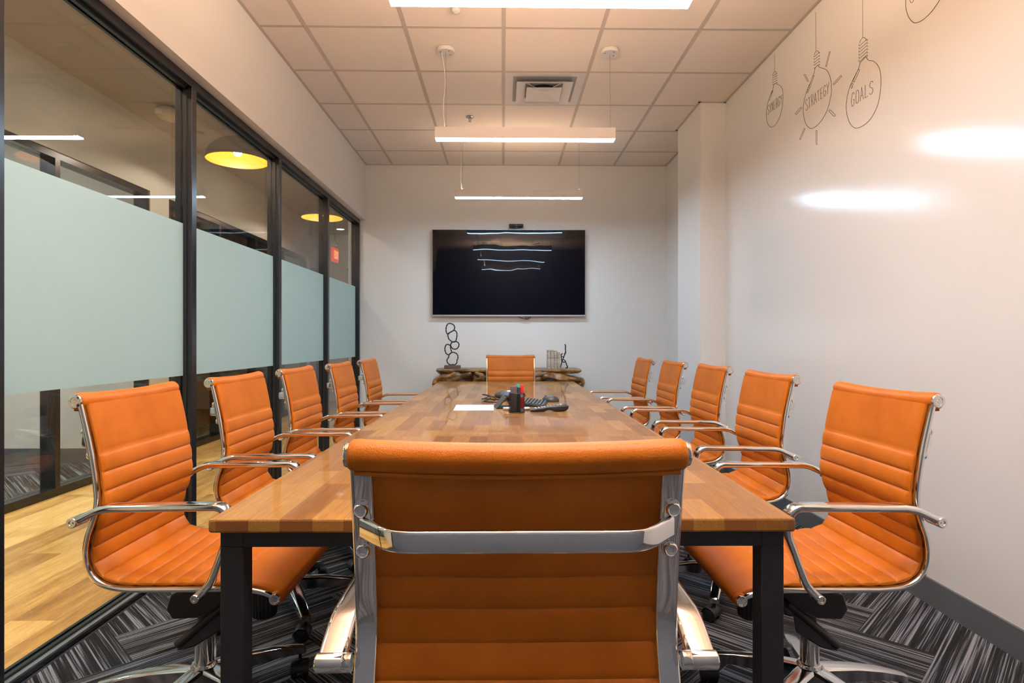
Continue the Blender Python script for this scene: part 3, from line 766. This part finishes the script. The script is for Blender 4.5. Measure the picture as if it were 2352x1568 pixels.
def make_chair(label, group):
    t = thing('office_chair', label, 'chair', (0, 0, 0), 0, group)
    # upholstered sling: padded channels between seams
    tot = AL[-1]; l0, l1 = .012, tot - .002
    seams = [l0, .147]
    while seams[-1] + .0492 < tot - .09: seams.append(seams[-1] + .0492)
    seams.append(l1)
    bm = bmesh.new(); rs = []; hw = .2265
    ths = [2 * PI * k / 44 for k in range(44)]
    for a, b_ in zip(seams[:-1], seams[1:]):
        n = 12
        for k in range(n):
            f = k / n; f = .5 - .5 * math.cos(PI * f) if False else f
            l = a + (b_ - a) * f
            puff = abs(math.sin(PI * (f if (a > l0 and b_ < l1) else .5 + f / 2 if a <= l0 else f / 2))) ** (.32 if (b_ - a) > .08 else .5)
            p, tg = at_len(l)
            nr = Vector((0, -tg.z, tg.y))      # towards the sitter
            if nr.y < 0 and nr.z < .2: nr = -nr
            if nr.z < 0 and abs(nr.z) > .7: nr = -nr
            wide = (b_ - a) > .08
            ff = (.0055 + (.0045 if wide else .0062) * puff); bb = .0035 + .0050 * puff
            ring = []
            k_end = f if b_ >= l1 else 0
            for th in ths:
                c_, s_ = math.cos(th), math.sin(th)
                x = hw * math.copysign(abs(c_) ** .12, c_)
                e = min(1, ((1 - abs(x) / hw) * hw / .012 + .25)) if abs(x) < hw else .25
                h = math.copysign(abs(s_) ** .35, s_)
                # the middle of the back hangs slightly back between the rails
                sag = -.006 * (1 - (x / hw) ** 2)
                off = (.0115 - .0035 * k_end) + sag * (1 - k_end) + (ff if h > 0 else bb) * h * (.45 + .55 * min(1, e))
                ring.append(p + Vector((x, 0, 0)) + nr * off)
            rs.append(ring)
    # the leather wraps over the front roll
    for k in range(0, 15):
        ph_ = math.radians(66 - 11 * k); nr = Vector((0, math.cos(ph_), math.sin(ph_)))
        p = Vector((0, .515 - HUBS, .434)) + nr * .0135
        ring = []
        for th in ths:
            c_, s_ = math.cos(th), math.sin(th)
            x = hw * math.copysign(abs(c_) ** .12, c_)
            e = min(1, ((1 - abs(x) / hw) * hw / .012 + .25)) if abs(x) < hw else .25
            h = math.copysign(abs(s_) ** .35, s_)
            ring.append(p + Vector((x, 0, 0)) + nr * (.0075 if h > 0 else .004) * h * (.45 + .55 * min(1, e)))
        rs.append(ring)
    rings(bm, rs)
    link('padded_sling', bm, M['leather'], t, angle=60)
    # rolled leather at the top and the front edge
    for nm, (s, z), r0, sg in (('headrest_roll', (-.004, .956), .0225, -.007), ('front_roll', (.515, .434), .0185, -.002)):
        bm = bmesh.new()
        P = [(x, s - HUBS, z + sg * (1 - (x / .236) ** 2)) for x in (-.236, -.235, -.231, -.224, -.2, -.15, -.1, -.05, 0, .05, .1, .15, .2, .224, .231, .235, .236)]
        R_ = [r0 * q for q in (.55, .82, .95, 1, 1, 1, 1, 1, 1, 1, 1, 1, 1, 1, .95, .82, .55)]
        tube(bm, P, R_, 28)
        o = link(nm, bm, M['leather'], t, angle=50)
        if nm == 'headrest_roll':
            bm = bmesh.new()      # stitched hem under the roll at the back
            sweep(bm, [(x, s - HUBS - .004, z - .0235 + sg * (1 - (x / .236) ** 2)) for x in (-.226, -.2, -.1, 0, .1, .2, .226)], rrect(.0075, .0032, .003, 3), (0, 1, 0))
            link('hem', bm, M['leather'], o, angle=50)
        for sx in (-1, 1):
            bm = bmesh.new(); q = r0 * .80
            lathe(bm, [(0, 0), (q, 0), (q, .003), (q * .92, .0065), (q * .6, .007), (q * .56, .0055), (q * .3, .0055), (q * .25, .007), (0, .007)], seg=28)
            bmesh.ops.rotate(bm, verts=bm.verts, matrix=Matrix.Rotation(sx * PI / 2, 3, 'Y'))
            bmesh.ops.translate(bm, verts=bm.verts, vec=(sx * .234, s - HUBS, z))
            link('end_cap', bm, M['chrome'], t)
    # polished side rails
    rp = [Vector(q) for q in CPs]
    for sx in (-1, 1):
        bm = bmesh.new(); P = []
        for i in range(2, len(rp) - 2):
            p = rp[i]; tg = (rp[i + 1] - rp[i - 1]).normalized()
            P.append(p + Vector((sx * .2225, 0, 0)))
        sweep(bm, P, rrect(.0165, .0068, .0052, 4), (1, 0, 0))
        link('side_rail', bm, M['chrome'], t, angle=50)
    # arm loops
    A = [(.030, .653), (.052, .664), (.088, .683), (.130, .685), (.365, .687), (.405, .676), (.416, .640), (.400, .585), (.372, .515), (.352, .468), (.336, .457)]
    Ap = fillet([(.026, .652), (.098, .688), (.392, .689), (.424, .640), (.368, .500), (.352, .462), (.332, .452)], [.03, .05, .05, .06, .02], 7)if False else None
    raw = [(0, s - HUBS, z) for s, z in ((.024, .654), (.092, .686), (.402, .689), (.418, .634), (.366, .492), (.330, .456))]
    Pm = fillet(raw, [.025, .05, .045, .05], 8)
    for sx in (-1, 1):
        bm = bmesh.new()
        P = [q + Vector((sx * .268, 0, 0)) for q in Pm]
        n = len(P); sc_ = []
        for i in range(n):
            f = i / (n - 1)
            sc_.append((1.0 - .45 * max(0, (f - .55) / .45), 1.0))
        sweep(bm, P, rrect(.021, .0095, .0085, 5), (1, 0, 0), scales=sc_)
        a = link('armrest', bm, M['chrome'], t, angle=60)
        for (s, z), r, x0, x1 in (((.022, .652), .0135, .2385, .290), ((.328, .454), .0115, .2385, .283)):
            h0, h1 = x0, x1
            bm = bmesh.new(); prof = [(0, h0), (r, h0), (r, h0 + .012), (r * .95, h0 + .013), (r, h0 + .014), (r, h1 - .002), (r * .86, h1), (r * .5, h1), (r * .45, h1 - .003), (0, h1 - .003)]
            lathe(bm, [(q, sx * h) for q, h in prof], (0, s - HUBS, z), 'X', 24)
            link('arm_bolt', bm, M['chrome'], a)
    # curved bar bolted across the back
    bm = bmesh.new()
    zb = .848
    P = fillet([(-.221, .018 - HUBS, zb), (-.172, -.030 - HUBS, zb - .006), (.172, -.030 - HUBS, zb - .006), (.221, .018 - HUBS, zb)], .045, 8)
    sweep(bm, P, rrect(.0160, .0062, .005, 4), (0, 0, 1))
    bb_ = link('back_bar', bm, M['chrome'], t, angle=60)
    for sx in (-1, 1):
        bm = bmesh.new()
        P = [(sx * .2225, s - HUBS, z) for s, z in ((.0115, .884), (.0155, .868), (.0285, .812), (.0305, .802))]
        sweep(bm, [(P[0]), (P[1]), (P[2]), (P[3])], rrect(.0125, .003, .0025, 3), (1, 0, 0), scales=[(.7, 1), 1, 1, (.7, 1)])
        for s, z in ((.0105, .874), (.0245, .812)):
            bmr = bmesh.new(); lathe(bmr, [(0, 0), (.0105, 0), (.0105, .003), (.0085, .0055), (.0075, .0045), (.0045, .0045), (.004, .002), (0, .002)], seg=24)
            bmesh.ops.rotate(bmr, verts=bmr.verts, matrix=Matrix.Rotation(PI / 2, 3, 'X'))
            bmesh.ops.translate(bmr, verts=bmr.verts, vec=(sx * .2225, s - HUBS, z))
            me = bpy.data.meshes.new('tmp'); bmr.to_mesh(me); bmr.free(); bm.from_mesh(me); bpy.data.meshes.remove(me)
        link('bolt_plate', bm, M['chrome'], bb_, angle=50)
    # tilt mechanism
    bm = bmesh.new()
    sec = [(.225, .450), (.08, .450), (.055, .428), (-.045, .392), (-.058, .350), (-.040, .322), (.03, .325), (.11, .360), (.16, .385), (.215, .395)]
    for x0, x1 in ((-.105, .105),):
        a = [bm.verts.new((x0, y, z)) for y, z in sec]; b2 = [bm.verts.new((x1, y, z)) for y, z in sec]
        n = len(sec)
        for i in range(n): bm.faces.new((a[i], a[(i + 1) % n], b2[(i + 1) % n], b2[i]))
        bm.faces.new(a); bm.faces.new(list(reversed(b2)))
    box(bm, -.20, .20, .02, .055, .440, .452); box(bm, -.20, .20, .17, .21, .438, .452)
    mech = link('tilt_mechanism', bm, M['plastic'], t, bevel=.016, bseg=4)
    bm = bmesh.new(); lathe(bm, [(0, .285), (.030, .285), (.036, .292), (.039, .34), (.037, .385), (0, .385)], (0, 0, 0), seg=88)
    for v_ in bm.verts:
        a_ = math.atan2(v_.co.y, v_.co.x); q_ = 1 + .035 * math.cos(22 * a_)
        v_.co.x *= q_; v_.co.y = v_.co.y * q_ + .180
    link('tension_knob', bm, M['plastic'], mech)
    for sx in (1, -1):
        bm = bmesh.new()
        # round bar with a flat perforated paddle hanging from it
        tube(bm, [(sx * .10, .150, .395), (sx * .150, .135, .385), (sx * .215, .030, .303)], [.008, .011, .0115], 12)
        v = [(.160, .128, .372), (.180, .130, .326), (.203, .072, .294), (.216, .030, .290), (.190, .083, .348)]
        a = [bm.verts.new((sx * x, y, z)) for x, y, z in v]; b2 = [bm.verts.new((sx * (x - .009), y - .003, z - .005)) for x, y, z in v]; n = len(v)
        for i in range(n): bm.faces.new((a[i], a[(i + 1) % n], b2[(i + 1) % n], b2[i]))
        bm.faces.new(a); bm.faces.new(list(reversed(b2)))
        link('lever', bm, M['plastic'], mech, bevel=.004)
    # gas lift
    bm = bmesh.new(); lathe(bm, [(0, .10), (.027, .10), (.027, .255), (.024, .258), (0, .258)], seg=28); g = link('gas_lift', bm, M['chrome'], t)
    bm = bmesh.new(); lathe(bm, [(0, .258), (.019, .258), (.016, .33), (.016, .36), (0, .36)], seg=20); link('piston', bm, M['plastic'], g)
    # five star base
    base = None
    bm = bmesh.new()
    lathe(bm, [(0, .075), (.034, .075), (.040, .10), (.038, .138), (.033, .148), (.0275, .149), (.0275, .14), (0, .14)], seg=36)
    for k in range(5):
        a = 2 * PI * k / 5; d = Vector((math.cos(a), math.sin(a), 0)); lat = Vector((-d.y, d.x, 0))
        rr = [.02, .06, .14, .22, .285, .305, .309]; zt = [.140, .139, .133, .120, .104, .098, .093]; ht = [.050, .048, .040, .030, .024, .023, .016]; wd = [.030, .029, .025, .0215, .019, .018, .014]
        rs = []
        for r, z, h, w_ in zip(rr, zt, ht, wd):
            c_ = d * r
            rs.append([c_ + lat * (x * w_) + Vector((0, 0, z - h + q * h)) for x, q in ((-.55, 1), (-.80, .96), (-1, .86), (-1.0, .05), (-.9, 0), (.9, 0), (1.0, .05), (1, .86), (.80, .96), (.55, 1))])
        rings(bm, rs)
    base = link('star_base', bm, M['castchrome'], t, angle=32)
    wheel = None
    for k in range(5):
        a = 2 * PI * k / 5
        if wheel is None:
            bm = bmesh.new()
            lathe(bm, [(0, .055), (.0055, .055), (.0055, .084), (0, .084)], (0, 0, 0), seg=12)
            for sx in (-1, 1):
                lathe(bm, [(0, sx * .008), (.024, sx * .008), (.0275, sx * .011), (.0275, sx * .022), (.024, sx * .027), (.008, sx * .0285), (0, sx * .0285)], (0, -.012, .0275), 'X', 26)
            # hood over the wheels
            rs = []
            for x in (-.029, -.026, .026, .029):
                q = 1.0 if abs(x) < .028 else .93
                rs.append([Vector((x, -.012 + .031 * q * math.cos(b_), .0285 + .031 * q * math.sin(b_))) for b_ in [math.radians(g_) for g_ in range(0, 181, 15)]] +
                          [Vector((x, -.012 + .0285 * q * math.cos(b_), .0285 + .0285 * q * math.sin(b_))) for b_ in [math.radians(g_) for g_ in range(180, -1, -15)]])
            rings(bm, rs)
            wheel = link('caster', bm, M['plastic'], base, angle=40)
        else:
            wheel = wheel.copy(); C.objects.link(wheel); wheel.parent = base
        wheel.location = (.294 * math.cos(a), .294 * math.sin(a), 0)
        wheel.rotation_euler = (0, 0, a + random.uniform(-1.2, 1.2))
    return t

def setbase(ch, deg):
    for c in ch.children:
        if c.name.startswith('star_base'): c.rotation_euler = (0, 0, math.radians(deg) - ch.rotation_euler[2])
G = 'tan leather office chairs around the table'
first = make_chair('tan leather office chair in the foreground, seen from behind at table head', G)
def place(x_roll, y_roll, rz, label, star, obj=None, tilt=0):
    """x_roll,y_roll = where the middle of the headrest roll is"""
    r = math.radians(rz); dx, dy = -math.sin(r) * HUBS, math.cos(r) * HUBS
    o = obj or dup(first, label=label)
    o.location = (x_roll + dx, y_roll + dy, 0); o.rotation_euler = (0, 0, r)
    setbase(o, star); return o
hw_ = .245
place(.021, .852, 0, None, 20, first)
left = [(-1.116, 1.594, -90, 'tan office chair with its left arm at the table corner, nearest on glass side', 40),
        (-1.096, 2.271, -90, 'tan office chair on the glass side, second from the photographer', 300),
        (-1.080, 2.940, -90, 'middle tan office chair on the glass side of the table', 15),
        (-1.040, 3.620, -90, 'tan office chair on glass side, fourth away, in front of the last mullions', 50),
        (-1.020, 4.330, -90, 'farthest tan office chair on the glass side, against the back wall view', 0)]
for x, y, rz, l, st in left: place(x, y + hw_, rz, l, st)
right = [(1.139, 1.564, 90, 'nearest tan office chair on the right wall side, seat fully visible', 5),
         (1.179, 2.414, 90, 'tan office chair on the right wall side, second from the photographer', 245),
         (1.205, 3.200, 90, 'middle tan office chair on the right wall side of the table', 30),
         (1.172, 3.880, 90, 'tan office chair on right wall side, fourth away, before the column', 60),
         (1.130, 4.540, 90, 'farthest tan office chair on the right wall side, left of the column', 10)]
for x, y, rz, l, st in right: place(x, y + hw_, rz, l, st)
place(.075, 5.93, 180, 'tan office chair at the far table end, facing the camera, below the television', 18)

# ------------------------------------------------------------------ things on the table
def table_pt(x, y): return (x, y, TZ)
ph = thing('pen_holder', 'round black wire mesh pen holder standing on the table', 'pen holder', table_pt(.071, 3.121))
bm = bmesh.new()
def cyl_shell(bm, r, z0, z1, th, seg=40):
    rings(bm, [[Vector((q * math.cos(2 * PI * k / seg), q * math.sin(2 * PI * k / seg), z)) for k in range(seg)] for q, z in ((r, z0), (r, z1), (r - th, z1), (r - th, z0))], closed=True)
cyl_shell(bm, .041, .003, .098, .0008); link('mesh_wall', bm, M['mesh'], ph)
bm = bmesh.new(); tube(bm, [(.0415 * math.cos(2 * PI * k / 40), .0415 * math.sin(2 * PI * k / 40), .099) for k in range(40)], .0022, 8, True); link('rim', bm, M['plastic'], ph)
bm = bmesh.new(); lathe(bm, [(0, 0), (.041, 0), (.042, .002), (.041, .005), (0, .004)], seg=40); link('base', bm, M['plastic'], ph)
er = B('whiteboard_eraser', (-.028, .006, -.0125, .0125, 0, .132), M['felt'], None, .004); er.location = (.066, 3.112, TZ + .0045)
er.name = 'whiteboard_eraser'
tag(er, 'grey felt whiteboard eraser standing in the pen holder', 'eraser')
er2 = B('whiteboard_eraser', (-.0115, .0115, -.0125, .0125, 0, .128), M['plastic2'], None, .004, (.0852, 3.118, TZ + .0045))
tag(er2, 'narrow dark grey eraser block beside the wide eraser in the pen holder', 'eraser')
def marker(name, label, capc, loc, rot, body=None, L=.135):
    o = thing(name, label, 'marker', loc); o.rotation_euler = rot
    bm = bmesh.new(); lathe(bm, [(0, 0), (.0075, 0), (.0085, .002), (.0085, L - .045), (.007, L - .044), (.007, L - .04), (0, L - .04)], seg=20); link('barrel', bm, body or M['white'], o)
    bm = bmesh.new(); lathe(bm, [(0, L - .044), (.0088, L - .044), (.0086, L - .003), (.007, L), (0, L)], seg=20); link('cap', bm, capc, o)
    bm = bmesh.new(); lathe(bm, [(.0087, .018), (.0089, .018), (.0089, .075), (.0087, .075), (.0086, .05)], seg=20); link('sleeve', bm, capc, o)
    return o
marker('marker_pen', 'red capped marker standing in the pen holder', M['red'], (.0985, 3.108, TZ + .0045), (0, 0, 0), L=.138)
marker('marker_pen', 'teal capped marker standing behind the erasers in the pen holder', M['teal'], (.078, 3.139, TZ + .0045), (0, 0, 0), L=.140)
marker('marker_pen', 'white and silver marker lying on the table behind the pen holder', M['silver'], (.001, 3.215, TZ + .009), (0, PI / 2, 0), M['silver'], .142)

pa = B('paper_sheet', (-.1075, .1075, -.14, .14, 0, .0012), M['paper'], None)
pa.location = (-.158, 3.345, TZ); pa.rotation_euler = (0, 0, math.radians(1)); tag(pa, 'white printed sheet of paper lying flat on the table', 'paper')

sk = thing('speakerphone', 'round dark grey speakerphone puck behind the pen holder', 'speakerphone', table_pt(.045, 3.80))
bm = bmesh.new(); lathe(bm, [(0, 0), (.070, 0), (.074, .004), (.070, .010), (.062, .012), (0, .012)], seg=48); link('foot', bm, M['plastic'], sk)
bm = bmesh.new(); lathe(bm, [(0, .011), (.075, .011), (.092, .016), (.0995, .026), (.098, .035), (.088, .043), (.055, .052), (.035, .054), (.033, .050), (0, .049)], seg=56); link('body', bm, M['plastic2'], sk)
bm = bmesh.new(); lathe(bm, [(.030, .0495), (.034, .053), (.036, .0545), (.038, .053), (.035, .050)], seg=40); link('speaker_ring', bm, M['silver'], sk)
bm = bmesh.new(); lathe(bm, [(0, -.0985), (.004, -.0985), (.004, -.094), (0, -.094)], (-.02, 0, .026), 'Y', 12); link('port', bm, M['ventdark'], sk)
cb = bpy.data.objects.new('x', None); bpy.data.objects.remove(cb)
bm = bmesh.new(); tube(bm, spline([(-.045, 3.80, .006), (-.09, 3.86, .022), (-.13, 3.84, .028), (-.075, 3.80, .018), (-.10, 3.72, .006), (-.115, 3.66, .004), (-.085, 3.62, .004), (-.05, 3.61, .004), (-.01, 3.63, .004), (.02, 3.70, .004)], 8), .0035, 8)
tube(bm, spline([(-.03, 3.86, .006), (-.08, 3.90, .012), (-.115, 3.80, .008), (-.13, 3.72, .012), (-.09, 3.69, .016), (-.05, 3.74, .004)], 8), .0035, 8)
cbl = link('usb_cable', bm, M['plastic'], loc=(0, 0, TZ)); tag(cbl, 'coiled thin black cable beside the round speakerphone', 'cable')

# triangular keypad stand
st = thing('display_stand', 'small black folding triangular stand left of the pen holder', 'stand', table_pt(.004, 3.36), math.radians(6))
def prism_yz(bm, x0, x1, poly):
    a = [bm.verts.new((x0, y, z)) for y, z in poly]; b_ = [bm.verts.new((x1, y, z)) for y, z in poly]; n = len(poly)
    for i in range(n): bm.faces.new((a[i], a[(i + 1) % n], b_[(i + 1) % n], b_[i]))
    bm.faces.new(a); bm.faces.new(list(reversed(b_)))
def prism_xz(bm, y0, y1, poly):
    a = [bm.verts.new((x, y0, z)) for x, z in poly]; b_ = [bm.verts.new((x, y1, z)) for x, z in poly]; n = len(poly)
    for i in range(n): bm.faces.new((a[i], a[(i + 1) % n], b_[(i + 1) % n], b_[i]))
    bm.faces.new(list(reversed(a))); bm.faces.new(b_)
bm = bmesh.new(); prism_xz(bm, -.08, .08, [(-.048, 0), (-.040, 0), (.008, .058), (.005, .064)]); link('sloping_panel', bm, M['plastic2'], st, smooth=False)
bm = bmesh.new(); prism_xz(bm, -.07, .07, [(.006, .055), (.010, .060), (.045, .004), (.039, .004)]); link('support_leg', bm, M['plastic'], st, smooth=False)
bm = bmesh.new(); box(bm, -.048, .048, -.08, .08, 0, .004); link('base_plate', bm, M['plastic'], st, smooth=False)
bm = bmesh.new(); tube(bm, [(.012, -.05, .045), (.030, -.05, .022)], .004, 8); link('hinge', bm, M['steel'], st)

# keyboard, remote, mouse
kb = thing('keypad', 'small black ribbed keypad between pen holder and mouse', 'keypad', table_pt(.190, 3.52), math.radians(-8))
bm = bmesh.new(); prism_xz(bm, -.15, .15, [(-.075, .0), (.060, 0), (.066, .004), (-.065, .022), (-.075, .018)]); link('case', bm, M['plastic'], kb, bevel=.002)
for c_ in range(7):
    bm = bmesh.new()
    for r_ in range(8):
        x0 = -.066 + c_ * .0182; zt = .0215 - (x0 + .066) * .125
        box(bm, x0, x0 + .0135, -.142 + r_ * .0355, -.142 + r_ * .0355 + .030, zt - .003, zt + .004)
    link('key_row', bm, M['plastic2'], kb, bevel=.001)
rm = thing('remote_control', 'long black curved remote lying right of the pen holder', 'remote control', table_pt(.241, 3.165), math.radians(3))
bm = bmesh.new()
prof = [(-.100, .004, .009), (-.094, .001, .012), (-.06, 0, .020), (-.03, .001, .0245), (-.015, .006, .027), (0, .008, .029), (.018, .005, .031), (.034, .0, .034), (.07, .0, .037), (.09, .004, .036), (.099, .014, .033), (.101, .022, .030)]
rs = []
for x, zb_, zt in prof:
    h = (zt - zb_) / 2; w_ = .024 if -.09 < x < .09 else .020
    rs.append([Vector((x, a, zb_ + h + b_)) for a, b_ in rrect(w_, h, h * .7, 4)])
rings(bm, rs); link('body', bm, M['plastic'], rm, angle=50)
bm = bmesh.new()
for i in range(9):
    for j in range(3):
        x = -.075 + i * .0165; z = .0165 + (i * .0021)
        box(bm, x, x + .009, -.017 + j * .0125, -.009 + j * .0125, z, z + .0035)
link('buttons', bm, M['silver'], rm, bevel=.001)
ms = thing('computer_mouse', 'black computer mouse at the right of the table gadgets', 'mouse', table_pt(.288, 3.665), math.radians(80))
bm = bmesh.new(); bmesh.ops.create_uvsphere(bm, u_segments=32, v_segments=20, radius=1)
for v_ in bm.verts:
    z = v_.co.z; v_.co = Vector((v_.co.x * .034, v_.co.y * .054, max(z, -.15) * .034 + .0052))
link('shell', bm, M['plastic2'], ms)
bm = bmesh.new(); lathe(bm, [(0, -.003), (.008, -.003), (.008, .003), (0, .003)], (0, .028, .030), 'X', 16); link('scroll_wheel', bm, M['plastic'], ms)

# ------------------------------------------------------------------ live edge root console
CT = .822
cn = thing('console_table', 'live edge root wood console table below the television', 'console table', (.058, 6.38, 0))
bm = bmesh.new()
outl = []
rnd = random.Random(5)
front = [(-.748, -.06), (-.735, -.13), (-.66, -.175), (-.56, -.155), (-.42, -.185), (-.30, -.17), (-.16, -.19), (0, -.165), (.16, -.185), (.30, -.165), (.44, -.19), (.58, -.175), (.68, -.195), (.745, -.18)]
back = [(.752, .10), (.72, .20), (.5, .235), (.2, .22), (0, .235), (-.3, .22), (-.55, .235), (-.70, .19), (-.755, .06)]
ring = spline([(x, y, 0) for x, y in front + back], 5, True)
def lowz(p):    # underside profile: thick lobes and thin tongues
    return -.034 - .014 * math.sin(p.x * 9 + 1) - .008 * math.sin(p.x * 23)
top = [Vector((p.x, p.y, 0)) for p in ring]
rs = [[p + Vector((0, 0, CT)) for p in ring], ]
def off(k, dz, us):
    out = []
    for i, p in enumerate(ring):
        q = Vector((p.x * (1 + k), p.y * (1 + k * 3), 0))
        out.append(q + Vector((0, 0, CT + (lowz(p) if us else dz))))
    return out
rs = [off(-.012, 0, False), off(0, -.004, False), off(.008, -.014, False), off(.002, -.026, False), off(-.03, 0, True)]
rings(bm, rs)
link('top_slab', bm, M['root'], cn, angle=50)
def root(pts, rad, nm='root', mat=M['root'], seed=0):
    bm = bmesh.new(); P = spline(pts, 10); n = len(P); rr = []
    for i in range(n):
        f = i / (n - 1) * (len(rad) - 1); k = min(int(f), len(rad) - 2)
        rr.append(rad[k] * (1 - (f - k)) + rad[k + 1] * (f - k))
    tube(bm, P, rr, 20)
    r2 = random.Random(seed); ph1, ph2 = r2.random() * 6, r2.random() * 6
    ctr = {}
    for idx, v_ in enumerate(bm.verts):
        i = idx // 20; c_ = P[min(i, n - 1)]; d = v_.co - c_
        a = idx % 20 / 20 * 2 * PI
        s = 1 + .22 * math.sin(3 * a + i * .15 + ph1) + .12 * math.sin(5 * a - i * .22 + ph2) + .10 * math.sin(i * .55 + ph1)
        v_.co = c_ + d * s
        v_.co.z = min(v_.co.z, CT - .008 - .004 * (idx % 7)); v_.co.x *= .97
    return link(nm, bm, mat, cn, angle=70)
root([(-.60, -.10, .795), (-.66, -.11, .745), (-.745, -.10, .70), (-.74, -.08, .62), (-.62, -.05, .45), (-.58, -.02, .2), (-.66, 0, .02)], [.05, .05, .055, .06, .085, .08, .09], seed=1)
root([(-.40, -.12, .79), (-.50, -.13, .765), (-.60, -.13, .735), (-.66, -.10, .68), (-.5, -.06, .5)], [.055, .05, .045, .05, .07], seed=2)
root([(-.36, -.13, .78), (-.30, -.13, .74), (-.34, -.11, .66), (-.22, -.08, .5), (-.1, -.05, .3), (-.14, 0, .02)], [.045, .05, .05, .07, .09, .10], seed=3)
root([(-.22, -.14, .785), (-.10, -.14, .765), (.05, -.13, .75), (.2, -.13, .76), (.34, -.13, .755), (.40, -.11, .77)], [.05, .055, .06, .055, .06, .05], seed=4)
root([(.30, -.14, .775), (.42, -.15, .755), (.56, -.15, .730), (.70, -.15, .705), (.755, -.13, .685), (.68, -.1, .6), (.55, -.04, .4), (.5, 0, .2), (.56, .02, .02)], [.04, .05, .048, .042, .05, .06, .085, .08, .09], seed=5)
root([(.36, -.10, .74), (.25, -.09, .68), (.22, -.05, .5), (.3, 0, .3), (.2, .04, .02)], [.07, .08, .09, .08, .09], seed=6)
root([(-.62, .12, .78), (-.4, .13, .74), (-.1, .12, .75), (.3, .13, .74), (.62, .12, .78)], [.04, .06, .07, .06, .04], seed=7)
gl = root([(-.235, -.185, .765), (-.205, -.195, .745), (-.185, -.19, .72), (-.20, -.18, .70)], [.02, .032, .03, .02], 'gilded_knot', M['gold'], 8)
gl['label'] = 'gold coloured knot'
root([(-.155, -.185, .775), (-.13, -.195, .745), (-.145, -.19, .72)], [.006, .012, .006], 'gilded_knot', M['gold'], 9)

# ring sculpture
sc = thing('ring_sculpture', 'black stacked ring sculpture on a wooden block, left on console', 'sculpture', (-.533, 6.40, CT))
PX = 1390 / 6.40
def zz(a, x0=1038.7, y0=846.0): return [((zx / 7.35 + 1000 - x0) / PX, 0, (y0 - (zy / 7.35 + 730)) / PX) for zx, zy in a]
loops = [[(235, 95), (290, 110), (322, 150), (310, 205), (255, 240), (205, 275), (180, 235), (180, 170), (200, 115)],
         [(315, 212), (350, 235), (362, 280), (352, 350), (325, 405), (275, 400), (225, 360), (208, 300), (215, 265), (270, 235)],
         [(345, 400), (385, 425), (393, 465), (365, 515), (320, 530), (275, 510), (252, 460), (275, 415)],
         [(205, 448), (245, 470), (255, 530), (268, 580), (225, 620), (185, 610), (160, 560), (157, 505), (175, 462)],
         [(270, 585), (320, 588), (360, 615), (378, 665), (362, 720), (358, 760), (320, 792), (260, 795), (215, 770), (190, 720), (220, 660), (228, 620)]]
for i, lp in enumerate(loops):
    bm = bmesh.new()
    P = [Vector(p) for p in zz(lp)]
    for p in P: p.y = .012 * math.sin(p.z * 25 + i)
    S = spline(P, 5, True)
    tube(bm, S, [.0062 + .0012 * math.sin(k * 1.7) for k in range(len(S))], 10, True)
    link('ring', bm, M['iron'], sc)
bm = bmesh.new(); box(bm, -.084, .084, -.045, .045, 0, .034); link('base_block', bm, M['amber'], sc, bevel=.004)
bm = bmesh.new(); box(bm, -.012, .012, -.012, .012, .034, .046); link('peg', bm, M['iron'], sc, bevel=.002)
# figure of twigs
tg = thing('twig_figure', 'thin black twig-like iron figure at the right on console', 'figurine', (.648, 6.39, CT))
bm = bmesh.new()
def zt(a): return [(x, y, max(z, .005)) for x, y, z in zz(a, 1295.3, 846.0)]
def tw(a, r=.006, y=(0, 0)):
    P = zt(a); n = len(P)
    P = [(p[0], y[0] + (y[1] - y[0]) * i / (n - 1), p[2]) for i, p in enumerate(P)]
    S = spline(P, 4); tube(bm, S, [r * (1 + .18 * math.sin(k * 2.3)) for k in range(len(S))], 8)
tw([(2178, 447), (2192, 470), (2190, 520), (2192, 580), (2170, 640), (2140, 715), (2130, 745)], .0062)
tw([(2130, 745), (2118, 790), (2094, 853)], .006, (0, -.02))
tw([(2138, 598), (2122, 625), (2122, 690), (2132, 745)], .0055, (-.01, 0))
tw([(2112, 618), (2124, 640), (2128, 655), (2162, 658)], .0045)
tw([(2130, 742), (2170, 748), (2195, 745), (2212, 790), (2228, 830), (2218, 856)], .006, (0, .02))
tw([(2158, 700), (2182, 722), (2192, 745)], .005)
tw([(2192, 720), (2190, 745)], .005); tw([(2202, 852), (2230, 852)], .007, (.01, .03)); tw([(2165, 607), (2192, 600), (2200, 580)], .0045)
link('figure', bm, M['iron'], tg)
# books
bx0 = .4680
for i, (w_, h, d, yo, l) in enumerate(((.036, .194, .13, 0, 'tall weathered pale book, leftmost of the row on the console'),
                            (.034, .196, .13, -.004, 'weathered pale book with raised bands, second from left in console row'),
                            (.032, .186, .125, .002, 'slightly shorter weathered pale book, third in the console row'),
                            (.034, .172, .12, .012, 'shortest weathered greyish book, right end of console row'))):
    b_ = thing('decorative_book', l, 'book', (bx0 + w_ / 2, 6.40 + yo, CT), 0, 'weathered books on the console')
    bm = bmesh.new()
    sec = [(-w_ / 2 + .001, d / 2), (-w_ / 2 + .001, -d / 2 + .006), (-w_ / 4, -d / 2 + .0015), (0, -d / 2), (w_ / 4, -d / 2 + .0015), (w_ / 2 - .001, -d / 2 + .006), (w_ / 2 - .001, d / 2)]
    rings(bm, [[Vector((x, y, z)) for x, y in sec] for z in (0, h)]); link('cover', bm, M['book'], b_, bevel=.001)
    bm = bmesh.new()
    for f in (.12, .32, .55, .78, .92): box(bm, -w_ / 2 + .003, w_ / 2 - .003, -d / 2 - .0022, -d / 2 + .004, h * f, h * f + .005)
    link('spine_bands', bm, M['book'], b_, smooth=False)
    bx0 += w_ - .0002
